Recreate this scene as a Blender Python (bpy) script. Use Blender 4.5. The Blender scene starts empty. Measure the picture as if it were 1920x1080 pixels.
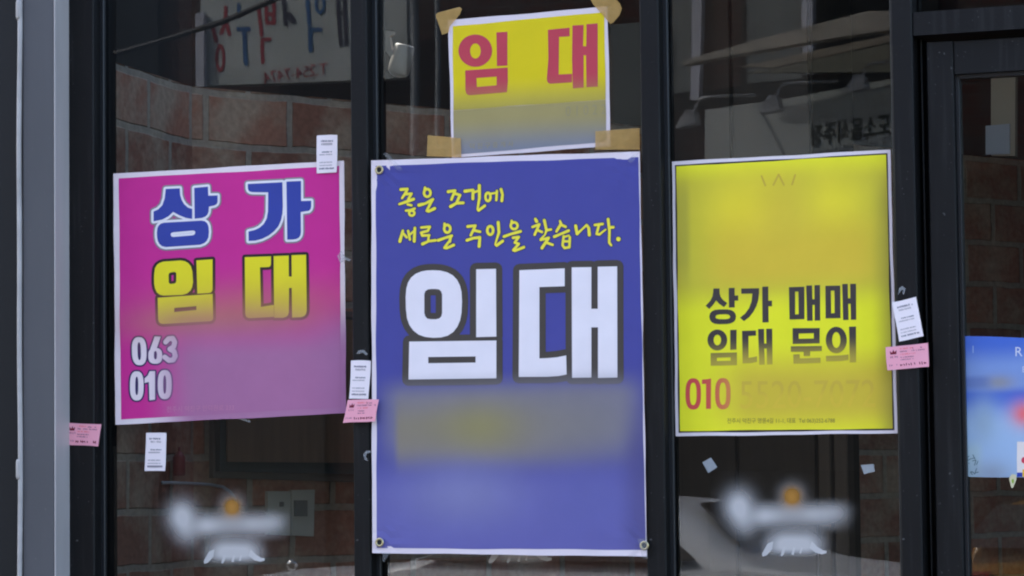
import bpy, math, random
from mathutils import Vector
from mathutils.geometry import delaunay_2d_cdt
random.seed(7)
S = bpy.context.scene
COL = S.collection

# ------------------------------------------------------------------ camera
PXF, YAW, PITCH, ROLL, DIST, EYE = 5400.0, math.radians(21), math.radians(3.6), math.radians(0.64), 6.0, 1.55
fwd = Vector((-math.sin(YAW)*math.cos(PITCH), math.cos(YAW)*math.cos(PITCH), math.sin(PITCH)))
r0 = fwd.cross(Vector((0, 0, 1))).normalized(); u0 = r0.cross(fwd)
RGT = r0*math.cos(ROLL) - u0*math.sin(ROLL); UPV = u0*math.cos(ROLL) + r0*math.sin(ROLL)
CAM = Vector((0, 0, EYE + DIST*math.sin(PITCH))) - fwd*DIST
cd = bpy.data.cameras.new('camera'); cam = bpy.data.objects.new('camera', cd); COL.objects.link(cam)
from mathutils import Matrix
M = Matrix((RGT, UPV, -fwd)).transposed().to_4x4(); M.translation = CAM
cam.matrix_world = M
cd.sensor_width = 36; cd.lens = 36*PXF/1920; cd.clip_start = 0.05; cd.clip_end = 500
S.camera = cam
# ------------------------------------------------------------------ light
w = bpy.data.worlds.new('World'); S.world = w; w.use_nodes = True
nt = w.node_tree; bg = nt.nodes['Background']
sky = nt.nodes.new('ShaderNodeTexSky'); sky.sky_type = 'NISHITA'; sky.sun_disc = False
SUN_EL, SUN_AZ = math.radians(50), math.radians(305)      # azimuth measured clockwise from +y (into the shop)
sky.sun_elevation = SUN_EL; sky.sun_rotation = SUN_AZ
sky.air_density = 1.0; sky.dust_density = 3.0
nt.links.new(sky.outputs[0], bg.inputs[0]); bg.inputs[1].default_value = 0.15
sl = bpy.data.lights.new('sun', 'SUN'); sl.energy = 2.0; sl.angle = math.radians(0.6); sl.color = (1, .97, .93)
so = bpy.data.objects.new('sun', sl); COL.objects.link(so)
sd = Vector((math.sin(SUN_AZ)*math.cos(SUN_EL), math.cos(SUN_AZ)*math.cos(SUN_EL), math.sin(SUN_EL)))
so.rotation_euler = sd.to_track_quat('Z', 'Y').to_euler(); so.location = sd*30
S.view_settings.view_transform = 'Standard'; S.view_settings.look = 'None'
S.view_settings.exposure = 2.4; S.view_settings.gamma = 1.0
S.cycles.max_bounces = 10; S.cycles.transparent_max_bounces = 16; S.cycles.filter_width = 2.1
S.cycles.caustics_reflective = False; S.cycles.caustics_refractive = False

# ------------------------------------------------------------------ photo geometry -> metres
def ray(px, py):
    return (fwd*PXF + RGT*(px-960) - UPV*(py-540)).normalized()
def U(px, py, y=0.0):
    d = ray(px, py); return CAM + d*((y-CAM.y)/d.y)
def UP(px, py, p0, n):
    d = ray(px, py); return CAM + d*((Vector(p0)-CAM).dot(n)/d.dot(n))
YG = 0.046                                   # plane of the glass
def R(px, py, Y):                            # what stands at street depth y=-Y and shows in the glass there
    p = U(px, py, YG); d = ray(px, py); d = Vector((d.x, -d.y, d.z))
    return p + d*((-Y-p.y)/d.y)
# ------------------------------------------------------------------ materials
EW = (.73, .88, 1.12)
def lin(c):
    c /= 255.0
    return c/12.92 if c <= .04045 else ((c+.055)/1.055)**2.4
def A(r, g, b):                              # print colour as seen in this light -> reflectance
    return tuple(min(.9, lin(v)/e) for v, e in zip((r, g, b), EW)) + (1,)
def G(v): return (v, v, v, 1)
MC = {}
def base(name, rough=.5, spec=.5, metal=0):
    m = bpy.data.materials.new(name); m.use_nodes = True
    b = m.node_tree.nodes['Principled BSDF']
    b.inputs['Roughness'].default_value = rough; b.inputs['Specular IOR Level'].default_value = spec
    b.inputs['Metallic'].default_value = metal
    return m, m.node_tree, b
def mat(name, c, c2=None, scale=8, rough=.5, spec=.5, metal=0, bump=0, bscale=60, stretch=None, detail=5, specks=0):
    if name in MC: return MC[name]
    m, t, b = base(name, rough, spec, metal); N = t.nodes; L = t.links
    if c2 is None: c2 = tuple(v*.82 for v in c[:3]) + (1,)
    tc = N.new('ShaderNodeTexCoord'); mp = N.new('ShaderNodeMapping')
    L.new(tc.outputs['Object'], mp.inputs[0])
    if stretch: mp.inputs['Scale'].default_value = stretch
    n = N.new('ShaderNodeTexNoise'); n.inputs['Scale'].default_value = scale; n.inputs['Detail'].default_value = detail
    L.new(mp.outputs[0], n.inputs['Vector'])
    mr = N.new('ShaderNodeMapRange'); mr.inputs[1].default_value = .35; mr.inputs[2].default_value = .68
    L.new(n.outputs[0], mr.inputs[0])
    mx = N.new('ShaderNodeMix'); mx.data_type = 'RGBA'
    mx.inputs[6].default_value = c; mx.inputs[7].default_value = c2
    L.new(mr.outputs[0], mx.inputs[0]); L.new(mx.outputs[2], b.inputs['Base Color'])
    if specks:
        n3 = N.new('ShaderNodeTexNoise'); n3.inputs['Scale'].default_value = 150; n3.inputs['Detail'].default_value = 2; L.new(tc.outputs['Object'], n3.inputs['Vector'])
        k3 = math_(t, 'MULTIPLY', sstep(t, n3.outputs[0], .70, .78), specks)
        n4 = N.new('ShaderNodeTexNoise'); n4.inputs['Scale'].default_value = 18; m4 = N.new('ShaderNodeMapping'); m4.inputs['Scale'].default_value = (4, 4, .25)
        L.new(tc.outputs['Object'], m4.inputs[0]); L.new(m4.outputs[0], n4.inputs['Vector'])
        k3 = math_(t, 'MAXIMUM', k3, math_(t, 'MULTIPLY', sstep(t, n4.outputs[0], .52, .8), .10*specks))
        m3 = N.new('ShaderNodeMix'); m3.data_type = 'RGBA'; L.new(k3, m3.inputs[0]); L.new(mx.outputs[2], m3.inputs[6]); m3.inputs[7].default_value = (.16, .155, .15, 1)
        L.new(m3.outputs[2], b.inputs['Base Color'])
    if bump:
        n2 = N.new('ShaderNodeTexNoise'); n2.inputs['Scale'].default_value = bscale; L.new(mp.outputs[0], n2.inputs['Vector'])
        bp = N.new('ShaderNodeBump'); bp.inputs['Strength'].default_value = bump; bp.inputs['Distance'].default_value = .01
        L.new(n2.outputs[0], bp.inputs['Height']); L.new(bp.outputs[0], b.inputs['Normal'])
    MC[name] = m; return m
def math_(t, op, a, b=None, c=None):
    n = t.nodes.new('ShaderNodeMath'); n.operation = op
    for i, v in enumerate((a, b, c)):
        if v is None: continue
        if isinstance(v, (int, float)): n.inputs[i].default_value = v
        else: t.links.new(v, n.inputs[i])
    return n.outputs[0]
def sstep(t, v, a, b):                       # smooth ramp 0 at a -> 1 at b
    n = t.nodes.new('ShaderNodeMapRange'); n.interpolation_type = 'SMOOTHSTEP'
    t.links.new(v, n.inputs[0]); lo, hi = (a, b) if a < b else (b, a)
    n.inputs[1].default_value = lo; n.inputs[2].default_value = hi
    if a > b: n.inputs[3].default_value = 1; n.inputs[4].default_value = 0
    return n.outputs[0]
def shape_value(t, X, Z, sh, org, y):
    """sh: ('g',cx,cy,rx,ry) soft spot or ('b',x0,x1,x2,x3,y0,y1,y2,y3) soft box, in photo px on this print"""
    def lx(px, py): return (U(px, py, y)-org).x
    def lz(px, py): return (U(px, py, y)-org).z
    if sh[0] == 'g':
        _, cx, cy, rx, ry = sh
        x = lx(cx, cy); z = lz(cx, cy); sx = lx(cx+rx, cy)-x; sz = z-lz(cx, cy+ry)
        dx = math_(t, 'DIVIDE', math_(t, 'SUBTRACT', X, x), sx); dz = math_(t, 'DIVIDE', math_(t, 'SUBTRACT', Z, z), sz)
        q = math_(t, 'ADD', math_(t, 'MULTIPLY', dx, dx), math_(t, 'MULTIPLY', dz, dz))
        return math_(t, 'EXPONENT', math_(t, 'MULTIPLY', q, -1.0))
    _, x0, x1, x2, x3, y0, y1, y2, y3 = sh
    mx, my = (x1+x2)/2, (y1+y2)/2; out = None
    for v, a, b, f in ((X, x0, x1, lambda p: lx(p, my)), (X, x3, x2, lambda p: lx(p, my)),
                       (Z, y0, y1, lambda p: lz(mx, p)), (Z, y3, y2, lambda p: lz(mx, p))):
        if a == b: continue
        s = sstep(t, v, f(a), f(b)); out = s if out is None else math_(t, 'MULTIPLY', out, s)
    return out
def wash_group(name, layers, org, y):
    g = bpy.data.node_groups.new(name, 'ShaderNodeTree')
    g.interface.new_socket('Ink', in_out='INPUT', socket_type='NodeSocketColor')
    g.interface.new_socket('Colour', in_out='OUTPUT', socket_type='NodeSocketColor')
    gi = g.nodes.new('NodeGroupInput'); go = g.nodes.new('NodeGroupOutput')
    tc = g.nodes.new('ShaderNodeTexCoord'); sp = g.nodes.new('ShaderNodeSeparateXYZ')
    g.links.new(tc.outputs['Object'], sp.inputs[0]); X, Z = sp.outputs[0], sp.outputs[2]
    cur = gi.outputs[0]
    for sh, colr, k in layers:
        f = math_(g, 'MULTIPLY', shape_value(g, X, Z, sh, org, y), k)
        mx = g.nodes.new('ShaderNodeMix'); mx.data_type = 'RGBA'
        g.links.new(f, mx.inputs[0]); g.links.new(cur, mx.inputs[6]); mx.inputs[7].default_value = A(*colr)
        cur = mx.outputs[2]
    g.links.new(cur, go.inputs[0]); return g
def ink(name, c, group, rough=.42, spec=.28, weave=True):
    m, t, b = base(name, rough, spec)
    N = t.nodes; L = t.links
    tc = N.new('ShaderNodeTexCoord'); n = N.new('ShaderNodeTexNoise'); n.inputs['Scale'].default_value = 14; n.inputs['Detail'].default_value = 6
    L.new(tc.outputs['Object'], n.inputs['Vector'])
    mr = N.new('ShaderNodeMapRange'); mr.inputs[1].default_value = .3; mr.inputs[2].default_value = .7
    mr.inputs[3].default_value = .97; mr.inputs[4].default_value = 1.03; L.new(n.outputs[0], mr.inputs[0])
    rgb = N.new('ShaderNodeRGB'); rgb.outputs[0].default_value = A(*c); cur = rgb.outputs[0]
    if group:
        gn = N.new('ShaderNodeGroup'); gn.node_tree = group; L.new(cur, gn.inputs[0]); cur = gn.outputs[0]
    vm = N.new('ShaderNodeVectorMath'); vm.operation = 'SCALE'; L.new(cur, vm.inputs[0]); L.new(mr.outputs[0], vm.inputs['Scale'])
    L.new(vm.outputs[0], b.inputs['Base Color'])
    n2 = N.new('ShaderNodeTexNoise'); n2.inputs['Scale'].default_value = 9; n2.inputs['Detail'].default_value = 3
    L.new(tc.outputs['Object'], n2.inputs['Vector'])
    bp = N.new('ShaderNodeBump'); bp.inputs['Strength'].default_value = .10; bp.inputs['Distance'].default_value = .02
    L.new(n2.outputs[0], bp.inputs['Height']); L.new(bp.outputs[0], b.inputs['Normal'])
    return m
def brick_mat(name, c1, c2, mortar, bw, bh, ms=.012, patch=None):
    m, t, b = base(name, .85, .2); N = t.nodes; L = t.links
    uv = N.new('ShaderNodeUVMap')
    nz = N.new('ShaderNodeTexNoise'); nz.inputs['Scale'].default_value = 9; nz.inputs['Detail'].default_value = 4
    L.new(uv.outputs[0], nz.inputs['Vector'])
    wv = N.new('ShaderNodeVectorMath'); wv.operation = 'SCALE'; L.new(nz.outputs['Color'], wv.inputs[0]); wv.inputs['Scale'].default_value = .013
    ad = N.new('ShaderNodeVectorMath'); ad.operation = 'ADD'; L.new(uv.outputs[0], ad.inputs[0]); L.new(wv.outputs[0], ad.inputs[1])
    br = N.new('ShaderNodeTexBrick'); L.new(ad.outputs[0], br.inputs['Vector'])
    br.inputs['Scale'].default_value = 1; br.inputs['Brick Width'].default_value = bw; br.inputs['Row Height'].default_value = bh
    br.inputs['Mortar Size'].default_value = ms; br.inputs['Mortar Smooth'].default_value = .3; br.inputs['Bias'].default_value = -.1
    br.inputs['Color1'].default_value = c1; br.inputs['Color2'].default_value = c2; br.inputs['Mortar'].default_value = mortar
    n = N.new('ShaderNodeTexNoise'); n.inputs['Scale'].default_value = 4.5; n.inputs['Detail'].default_value = 9; n.inputs['Roughness'].default_value = .62
    L.new(uv.outputs[0], n.inputs['Vector'])
    mr = N.new('ShaderNodeMapRange'); mr.inputs[1].default_value = .46; mr.inputs[2].default_value = .64; L.new(n.outputs[0], mr.inputs[0])
    k = math_(t, 'MULTIPLY', mr.outputs[0], .72)
    mx = N.new('ShaderNodeMix'); mx.data_type = 'RGBA'; L.new(k, mx.inputs[0]); L.new(br.outputs[0], mx.inputs[6])
    mx.inputs[7].default_value = patch or mortar
    n3 = N.new('ShaderNodeTexNoise'); n3.inputs['Scale'].default_value = 60; n3.inputs['Detail'].default_value = 4; L.new(uv.outputs[0], n3.inputs['Vector'])
    mr3 = N.new('ShaderNodeMapRange'); mr3.inputs[3].default_value = .6; mr3.inputs[4].default_value = 1.4; L.new(n3.outputs[0], mr3.inputs[0])
    sc = N.new('ShaderNodeVectorMath'); sc.operation = 'SCALE'; L.new(mx.outputs[2], sc.inputs[0]); L.new(mr3.outputs[0], sc.inputs['Scale'])
    L.new(sc.outputs[0], b.inputs['Base Color'])
    h = math_(t, 'ADD', math_(t, 'MULTIPLY', br.outputs['Fac'], -1.0), math_(t, 'MULTIPLY', n3.outputs[0], .35))
    bp = N.new('ShaderNodeBump'); bp.inputs['Strength'].default_value = .7; bp.inputs['Distance'].default_value = .008
    L.new(h, bp.inputs['Height']); L.new(bp.outputs[0], b.inputs['Normal'])
    return m
def glass_mat():
    m = bpy.data.materials.new('window_glass'); m.use_nodes = True; t = m.node_tree; N = t.nodes; L = t.links
    N.remove(N['Principled BSDF']); out = N['Material Output']
    tr = N.new('ShaderNodeBsdfTransparent'); tr.inputs[0].default_value = (.80, .82, .80, 1)
    gl = N.new('ShaderNodeBsdfGlossy'); gl.inputs['Roughness'].default_value = .0; gl.inputs['Color'].default_value = (.95, .97, 1, 1)
    fr = N.new('ShaderNodeFresnel'); fr.inputs[0].default_value = 1.5
    f = math_(t, 'MULTIPLY', fr.outputs[0], GLASS_GAIN)
    tc = N.new('ShaderNodeTexCoord'); n = N.new('ShaderNodeTexNoise'); n.inputs['Scale'].default_value = 1.3; n.inputs['Detail'].default_value = 1
    L.new(tc.outputs['Object'], n.inputs['Vector'])
    bp = N.new('ShaderNodeBump'); bp.inputs['Strength'].default_value = .012; bp.inputs['Distance'].default_value = .05
    L.new(n.outputs[0], bp.inputs['Height']); L.new(bp.outputs[0], gl.inputs['Normal'])
    mx = N.new('ShaderNodeMixShader'); L.new(f, mx.inputs[0]); L.new(tr.outputs[0], mx.inputs[1]); L.new(gl.outputs[0], mx.inputs[2])
    # street dust: a thin dull film
    df = N.new('ShaderNodeBsdfDiffuse'); df.inputs[0].default_value = (.45, .45, .42, 1)
    n2 = N.new('ShaderNodeTexNoise'); n2.inputs['Scale'].default_value = 6; n2.inputs['Detail'].default_value = 6; L.new(tc.outputs['Object'], n2.inputs['Vector'])
    d = math_(t, 'MULTIPLY', n2.outputs[0], DUST)
    m2 = N.new('ShaderNodeMixShader'); L.new(d, m2.inputs[0]); L.new(mx.outputs[0], m2.inputs[1]); L.new(df.outputs[0], m2.inputs[2])
    L.new(m2.outputs[0], out.inputs[0]); return m
GLASS_GAIN, DUST = .85, .007
def film_mat(name, c, alpha_fn, rough=.5, org=None):
    """vinyl or tape with its own thin spots: alpha_fn(tree, X, Z) -> socket or float"""
    m, t, b = base(name, rough, .4); b.inputs['Base Color'].default_value = c
    N = t.nodes; tc = N.new('ShaderNodeTexCoord'); sp = N.new('ShaderNodeSeparateXYZ'); t.links.new(tc.outputs['Object'], sp.inputs[0])
    a = alpha_fn(t, sp.outputs[0], sp.outputs[2], b)
    if isinstance(a, float): b.inputs['Alpha'].default_value = a
    else: t.links.new(a, b.inputs['Alpha'])
    return m
# ------------------------------------------------------------------ objects
def tag(o, label=None, cat=None, group=None, kind=None):
    for k, v in (('label', label), ('category', cat), ('group', group), ('kind', kind)):
        if v: o[k] = v
    return o
def empty(name, loc, *a, **k):
    o = bpy.data.objects.new(name, None); o.empty_display_size = .1; o.location = loc; COL.objects.link(o); return tag(o, *a, **k)
def obj(name, verts, faces, mats, parent=None, origin=None, mi=None, smooth=False, uv=None):
    verts = [Vector(v) for v in verts]
    if origin is None:
        lo = [min(v[i] for v in verts) for i in range(3)]; hi = [max(v[i] for v in verts) for i in range(3)]
        origin = Vector(((lo[0]+hi[0])/2, (lo[1]+hi[1])/2, lo[2]))
    origin = Vector(origin)
    me = bpy.data.meshes.new(name); me.from_pydata([v-origin for v in verts], [], faces)
    for m in (mats if isinstance(mats, (list, tuple)) else [mats]): me.materials.append(m)
    if mi: me.polygons.foreach_set('material_index', mi)
    if smooth: me.polygons.foreach_set('use_smooth', [True]*len(me.polygons))
    if uv:
        l = me.uv_layers.new(name='UVMap')
        for lp in me.loops: l.data[lp.index].uv = uv[lp.vertex_index]
    me.update()
    o = bpy.data.objects.new(name, me); COL.objects.link(o)
    if parent:
        o.parent = parent
        po = Vector(parent.location); pp = parent.parent
        while pp: po += Vector(pp.location); pp = pp.parent
        o.location = origin-po
    else: o.location = origin
    return o
class MB:
    def __init__(s): s.v = []; s.f = []; s.m = []
    def add(s, vs, fs, m=0):
        n = len(s.v); s.v += [Vector(v) for v in vs]; s.f += [[i+n for i in f] for f in fs]; s.m += [m]*len(fs); return s
    def box(s, x0, x1, y0, y1, z0, z1, m=0, bev=0):
        if not bev:
            vs = [(x, y, z) for z in (z0, z1) for y in (y0, y1) for x in (x0, x1)]
            return s.add(vs, [(0, 2, 3, 1), (4, 5, 7, 6), (0, 1, 5, 4), (2, 6, 7, 3), (0, 4, 6, 2), (1, 3, 7, 5)], m)
        b = bev; ring = [(x0+b, y0), (x1-b, y0), (x1, y0+b), (x1, y1-b), (x1-b, y1), (x0+b, y1), (x0, y1-b), (x0, y0+b)]
        vs = [(x, y, z) for z in (z0, z1) for x, y in ring]
        return s.add(vs, [tuple(range(7, -1, -1)), tuple(range(8, 16))] + [(i, (i+1) % 8, 8+(i+1) % 8, 8+i) for i in range(8)], m)
    def prism(s, pts, dvec, m=0):            # polygon in space pushed along dvec
        n = len(pts); d = Vector(dvec)
        vs = [Vector(p) for p in pts] + [Vector(p)+d for p in pts]
        return s.add(vs, [tuple(range(n)), tuple(range(2*n-1, n-1, -1))] + [(i, i+n, (i+1) % n+n, (i+1) % n) for i in range(n)], m)
    def tube(s, pts, r, n=10, m=0, cap=True):
        pts = [Vector(p) for p in pts]; rs = r if isinstance(r, (list, tuple)) else [r]*len(pts); rings = []
        for i, p in enumerate(pts):
            d = (pts[min(i+1, len(pts)-1)]-pts[max(i-1, 0)]).normalized()
            a = d.cross(Vector((0, 0, 1)) if abs(d.z) < .9 else Vector((1, 0, 0))).normalized(); b = d.cross(a)
            rings += [p + (a*math.cos(k*2*math.pi/n)+b*math.sin(k*2*math.pi/n))*rs[i] for k in range(n)]
        fs = [(i*n+k, i*n+(k+1) % n, (i+1)*n+(k+1) % n, (i+1)*n+k) for i in range(len(pts)-1) for k in range(n)]
        if cap: fs += [tuple(range(n-1, -1, -1)), tuple(range((len(pts)-1)*n, len(pts)*n))]
        return s.add(rings, fs, m)
    def build(s, name, mats, parent=None, **k):
        return obj(name, s.v, s.f, mats, parent, mi=s.m, **k)

# ------------------------------------------------------------------ 2-D print engine: exact unions of traced outlines and pen strokes
def ccw(p):
    a = sum(p[i][0]*p[(i+1) % len(p)][1]-p[(i+1) % len(p)][0]*p[i][1] for i in range(len(p)))
    return p if a > 0 else p[::-1]
def ell(cx, cy, rx, ry, n=32):
    return [(cx+rx*math.cos(i*2*math.pi/n), cy+ry*math.sin(i*2*math.pi/n)) for i in range(n)]
def disc(c, r, n=12): return ell(c[0], c[1], r, r, n)
def capsule_parts(pts, rad):
    out = []
    for i, p in enumerate(pts):
        r = rad[i] if isinstance(rad, (list, tuple)) else rad
        out.append(disc(p, r))
        if i+1 < len(pts):
            q = pts[i+1]; r2 = rad[i+1] if isinstance(rad, (list, tuple)) else rad
            dx, dy = q[0]-p[0], q[1]-p[1]; L = math.hypot(dx, dy)
            if L < 1e-6: continue
            nx, ny = -dy/L, dx/L
            out.append([(p[0]+nx*r, p[1]+ny*r), (p[0]-nx*r, p[1]-ny*r), (q[0]-nx*r2, q[1]-ny*r2), (q[0]+nx*r2, q[1]+ny*r2)])
    return out
class Glyph:                                  # areas: (outer, [holes]); strokes: (points, radius) ; all in photo px
    def __init__(s): s.areas = []; s.strokes = []
    def area(s, o, *holes): s.areas.append((o, list(holes))); return s
    def stroke(s, pts, r): s.strokes.append((pts, r)); return s
def tri(glyphs, grow=0.0, grid=None):
    """-> (points px, triangles) of the union of all glyphs, each grown by `grow` px with round corners"""
    V = []; Fc = []; T = []
    def put(poly, tg):
        poly = [(x/100.0, -y/100.0) for x, y in poly]; poly = ccw(poly); n = len(V)
        V.extend(Vector(p) for p in poly); Fc.append(list(range(n, n+len(poly)))); T.append(tg)
    k = 0; xs = []; ys = []
    for g in glyphs:
        for o, hs in g.areas:
            put(o, ('O', k)); xs += [p[0] for p in o]; ys += [p[1] for p in o]
            for h in hs: put(h, ('H', k))
            if grow > 0:
                for ring in [o]+hs:
                    for q in capsule_parts(list(ring)+[ring[0]], grow): put(q, ('S', k))
            k += 1
        for pts, r in g.strokes:
            rr = [x+grow for x in r] if isinstance(r, (list, tuple)) else r+grow
            for q in capsule_parts(pts, rr): put(q, ('S', k))
            xs += [p[0] for p in pts]; ys += [p[1] for p in pts]; k += 1
    if grid:
        x0, x1, y0, y1 = min(xs)-15, max(xs)+15, min(ys)-15, max(ys)+15
        gx = math.floor(x0/grid)*grid
        while gx < x1:
            gy = math.floor(y0/grid)*grid
            while gy < y1:
                V.append(Vector(((gx+.37)/100, -(gy+.41)/100))); gy += grid
            gx += grid
    v, e, f, ov, oe, of = delaunay_2d_cdt(V, [], Fc, 0, 1e-5)
    fs = []
    for t, o in zip(f, of):
        if not o: continue
        tg = {T[i] for i in o}
        if any(a == 'S' for a, _ in tg) or any(a == 'O' and ('H', kk) not in tg for a, kk in tg):
            fs.append(tuple(t))
    used = sorted({i for t in fs for i in t}); mp = {i: j for j, i in enumerate(used)}
    return [(v[i].x*100, -v[i].y*100) for i in used], [tuple(mp[i] for i in t) for t in fs]
def text_px(body, x, y, h, slope=0.0, sx=1.0, shear=0.0):
    """set type: lower-left corner at photo px (x, y), cap height h px -> (points, triangles)"""
    cu = bpy.data.curves.new('type', 'FONT'); cu.body = body; cu.resolution_u = 3
    ob = bpy.data.objects.new('type', cu); COL.objects.link(ob)
    dg = bpy.context.evaluated_depsgraph_get(); me = bpy.data.meshes.new_from_object(ob.evaluated_get(dg))
    vs = [(x+(v.co.x*sx+v.co.y*shear)*h/.75, y-v.co.y*h/.75+v.co.x*sx*h/.75*slope) for v in me.vertices]
    fs = [tuple(p.vertices) for p in me.polygons]
    bpy.data.objects.remove(ob); bpy.data.meshes.remove(me); bpy.data.curves.remove(cu)
    return vs, fs
class Print:
    """a printed sheet hung at depth y: stacked ink layers 0.35 mm apart that all follow one gently wavy surface"""
    STEP = .00035
    def __init__(s, y, wave=None, thick=.0008, grid=25):
        s.y = y; s.wave = wave or (lambda x, z: 0.0); s.thick = thick; s.grid = grid; s.v = []; s.f = []; s.m = []; s.mats = []
    def P(s, px, py, k):
        p = U(px, py, s.y); return U(px, py, s.y - s.wave(p.x, p.z) - k*s.STEP)
    def mi(s, m):
        if m not in s.mats: s.mats.append(m)
        return s.mats.index(m)
    def put(s, tris, m, k):
        pts, fs = tris; n = len(s.v); s.v += [s.P(x, y, k) for x, y in pts]
        i = s.mi(m)
        for f in fs:
            f = tuple(a+n for a in f)
            nr = (s.v[f[1]]-s.v[f[0]]).cross(s.v[f[2]]-s.v[f[0]])
            s.f.append(f if nr.y < 0 else f[::-1]); s.m.append(i)
    def quad(s, q, m, k, grid=25, wob=.55):
        out = []; grid = s.grid if grid == 25 else grid
        for i in range(len(q)):
            a, b = q[i], q[(i+1) % len(q)]; L = math.hypot(b[0]-a[0], b[1]-a[1]); n = max(1, int(L/(grid or 25))) if grid else 1
            nx, ny = -(b[1]-a[1])/L, (b[0]-a[0])/L; wv = lambda j: (wob*math.sin(math.pi*j/n)**.5*(math.sin(j/n*L/47+a[0])+.6*math.sin(j/n*L/19+a[1])) if grid and grid > 10 else 0)
            out += [(a[0]+(b[0]-a[0])*j/n+nx*wv(j), a[1]+(b[1]-a[1])*j/n+ny*wv(j)) for j in range(n)]
        s.put(tri([Glyph().area(out)], 0, grid), m, k); return out
    def back(s, out, m):                       # real thickness behind the first layer
        n = len(s.v); k = s.mi(m)
        fr = [s.P(x, y, 0) for x, y in out]; dy = Vector((0, s.thick, 0))
        s.v += fr+[p+dy for p in fr]; N = len(out)
        for i in range(N):
            j = (i+1) % N; s.f.append((n+i, n+N+i, n+N+j, n+j)); s.m.append(k)
        pts, fs = tri([Glyph().area(out)], 0, s.grid); n = len(s.v); s.v += [s.P(x, y, 0)+dy for x, y in pts]
        for f in fs: s.f.append(tuple(a+n for a in f)); s.m.append(k)
    def build(s, name, org, label, cat, group=None):
        o = obj(name, s.v, s.f, s.mats, origin=org, mi=s.m, smooth=False)
        return tag(o, label, cat, group)
def crop(x0, y0, sc):                          # coordinates read in an enlarged crop -> photo px
    return lambda *pts: [(x0+x/sc, y0+y/sc) for x, y in pts]
def inset(q, d):                               # shrink a quad towards its centre by d px along both axes
    (ax, ay), (bx, by), (cx, cy), (dx, dy) = q
    def mv(p, e, f):
        l1 = math.hypot(e[0]-p[0], e[1]-p[1]); l2 = math.hypot(f[0]-p[0], f[1]-p[1])
        return (p[0]+(e[0]-p[0])/l1*d+(f[0]-p[0])/l2*d, p[1]+(e[1]-p[1])/l1*d+(f[1]-p[1])/l2*d)
    return [mv(q[i], q[i-1], q[(i+1) % 4]) for i in range(4)]

# ================================================================== SETTING
asphalt = mat('asphalt', G(.05), G(.035), scale=3, rough=.9, bump=.4, bscale=200)
paving = mat('paving', (.22, .21, .2, 1), (.16, .155, .15, 1), scale=2, rough=.9, bump=.2, bscale=90)
floor_m = mat('floor_tile', (.12, .11, .10, 1), (.09, .085, .08, 1), scale=3, rough=.5)
obj('ground', [(-60, -60, -.16), (60, -60, -.16), (60, 60, -.16), (-60, 60, -.16)], [(0, 1, 2, 3)], mat('earth', (.16, .14, .12, 1), rough=.95))['kind'] = 'structure'
MB().box(-40, 40, -10.1, -2.2, -.30, -.13).build('road', asphalt)['kind'] = 'structure'
MB().box(-40, 40, -2.2, -.12, -.30, 0.0).build('pavement', paving)['kind'] = 'structure'
MB().box(-40, 40, -12.35, -10.1, -.30, 0.0).build('pavement', paving)['kind'] = 'structure'

# ------------------------------------------------------------------ shopfront frame
dark = mat('frame_paint', (.0078, .0074, .0074, 1), (.0056, .0053, .0054, 1), scale=5, rough=.5, spec=.2, bump=.05, bscale=40, specks=.5)
groove = mat('gasket_rubber', (.0025, .0026, .003, 1), rough=.7, spec=.12)
bead_m = mat('bead_paint', (.014, .015, .017, 1), (.011, .012, .014, 1), rough=.4, spec=.35)
glass = glass_mat()
Z0, Z1 = .22, 3.0
def X(px, y=0.0, py=560): return U(px, py, y).x
m1 = (X(660), X(691.5)); m2 = (X(1206), X(1242)); m3 = (X(1680), X(1720))
lf = (X(122), X(176))
fr = empty('shopfront_frame', ((m1[0]+m3[1])/2, .05, 0), 'dark grey aluminium shopfront frame holding the three big panes with posters', 'window frame')
def post(x0, x1, bead_l=True, bead_r=True, name='mullion'):
    b = MB().box(x0, x1, 0, .05, Z0, Z1, 0, .0025)
    b.box(x0+.004, x1-.004, .05, .11, Z0, Z1, 1)
    if bead_r:
        b.box(x1-.003, x1+.0095, .030, .0415, Z0+.08, Z1-.1, 2, .002); b.box(x1-.003, x1+.006, .0418, .053, Z0+.08, Z1-.1, 1)
    if bead_l:
        b.box(x0-.0095, x0+.003, .030, .0415, Z0+.08, Z1-.1, 2, .002); b.box(x0-.006, x0+.003, .0418, .053, Z0+.08, Z1-.1, 1)
    return b.build(name, [dark, groove, bead_m], fr)
post(*lf, bead_l=False, name='jamb'); post(*m1); post(*m2); post(*m3, bead_r=False)
def pane(x0, x1, z0, z1, parent, y=YG):
    return obj('pane', [(x0, y, z0), (x1, y, z0), (x1, y, z1), (x0, y, z1)], [(0, 1, 2, 3)], glass, parent)
panes = [pane(lf[1]+.003, m1[0]-.003, Z0+.02, Z1-.05, fr), pane(m1[1]+.003, m2[0]-.003, Z0+.02, Z1-.05, fr), pane(m2[1]+.003, m3[0]-.003, Z0+.02, Z1-.05, fr)]
for a, b in ((lf[1], m1[0]), (m1[1], m2[0]), (m2[1], m3[0])):
    MB().box(a+.001, b-.001, .002, .1, Z0, Z0+.09, 0, .002).build('sill_rail', [dark], fr)
    MB().box(a+.001, b-.001, .002, .1, Z1-.1, Z1, 0, .002).build('head_rail', [dark], fr)
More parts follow.
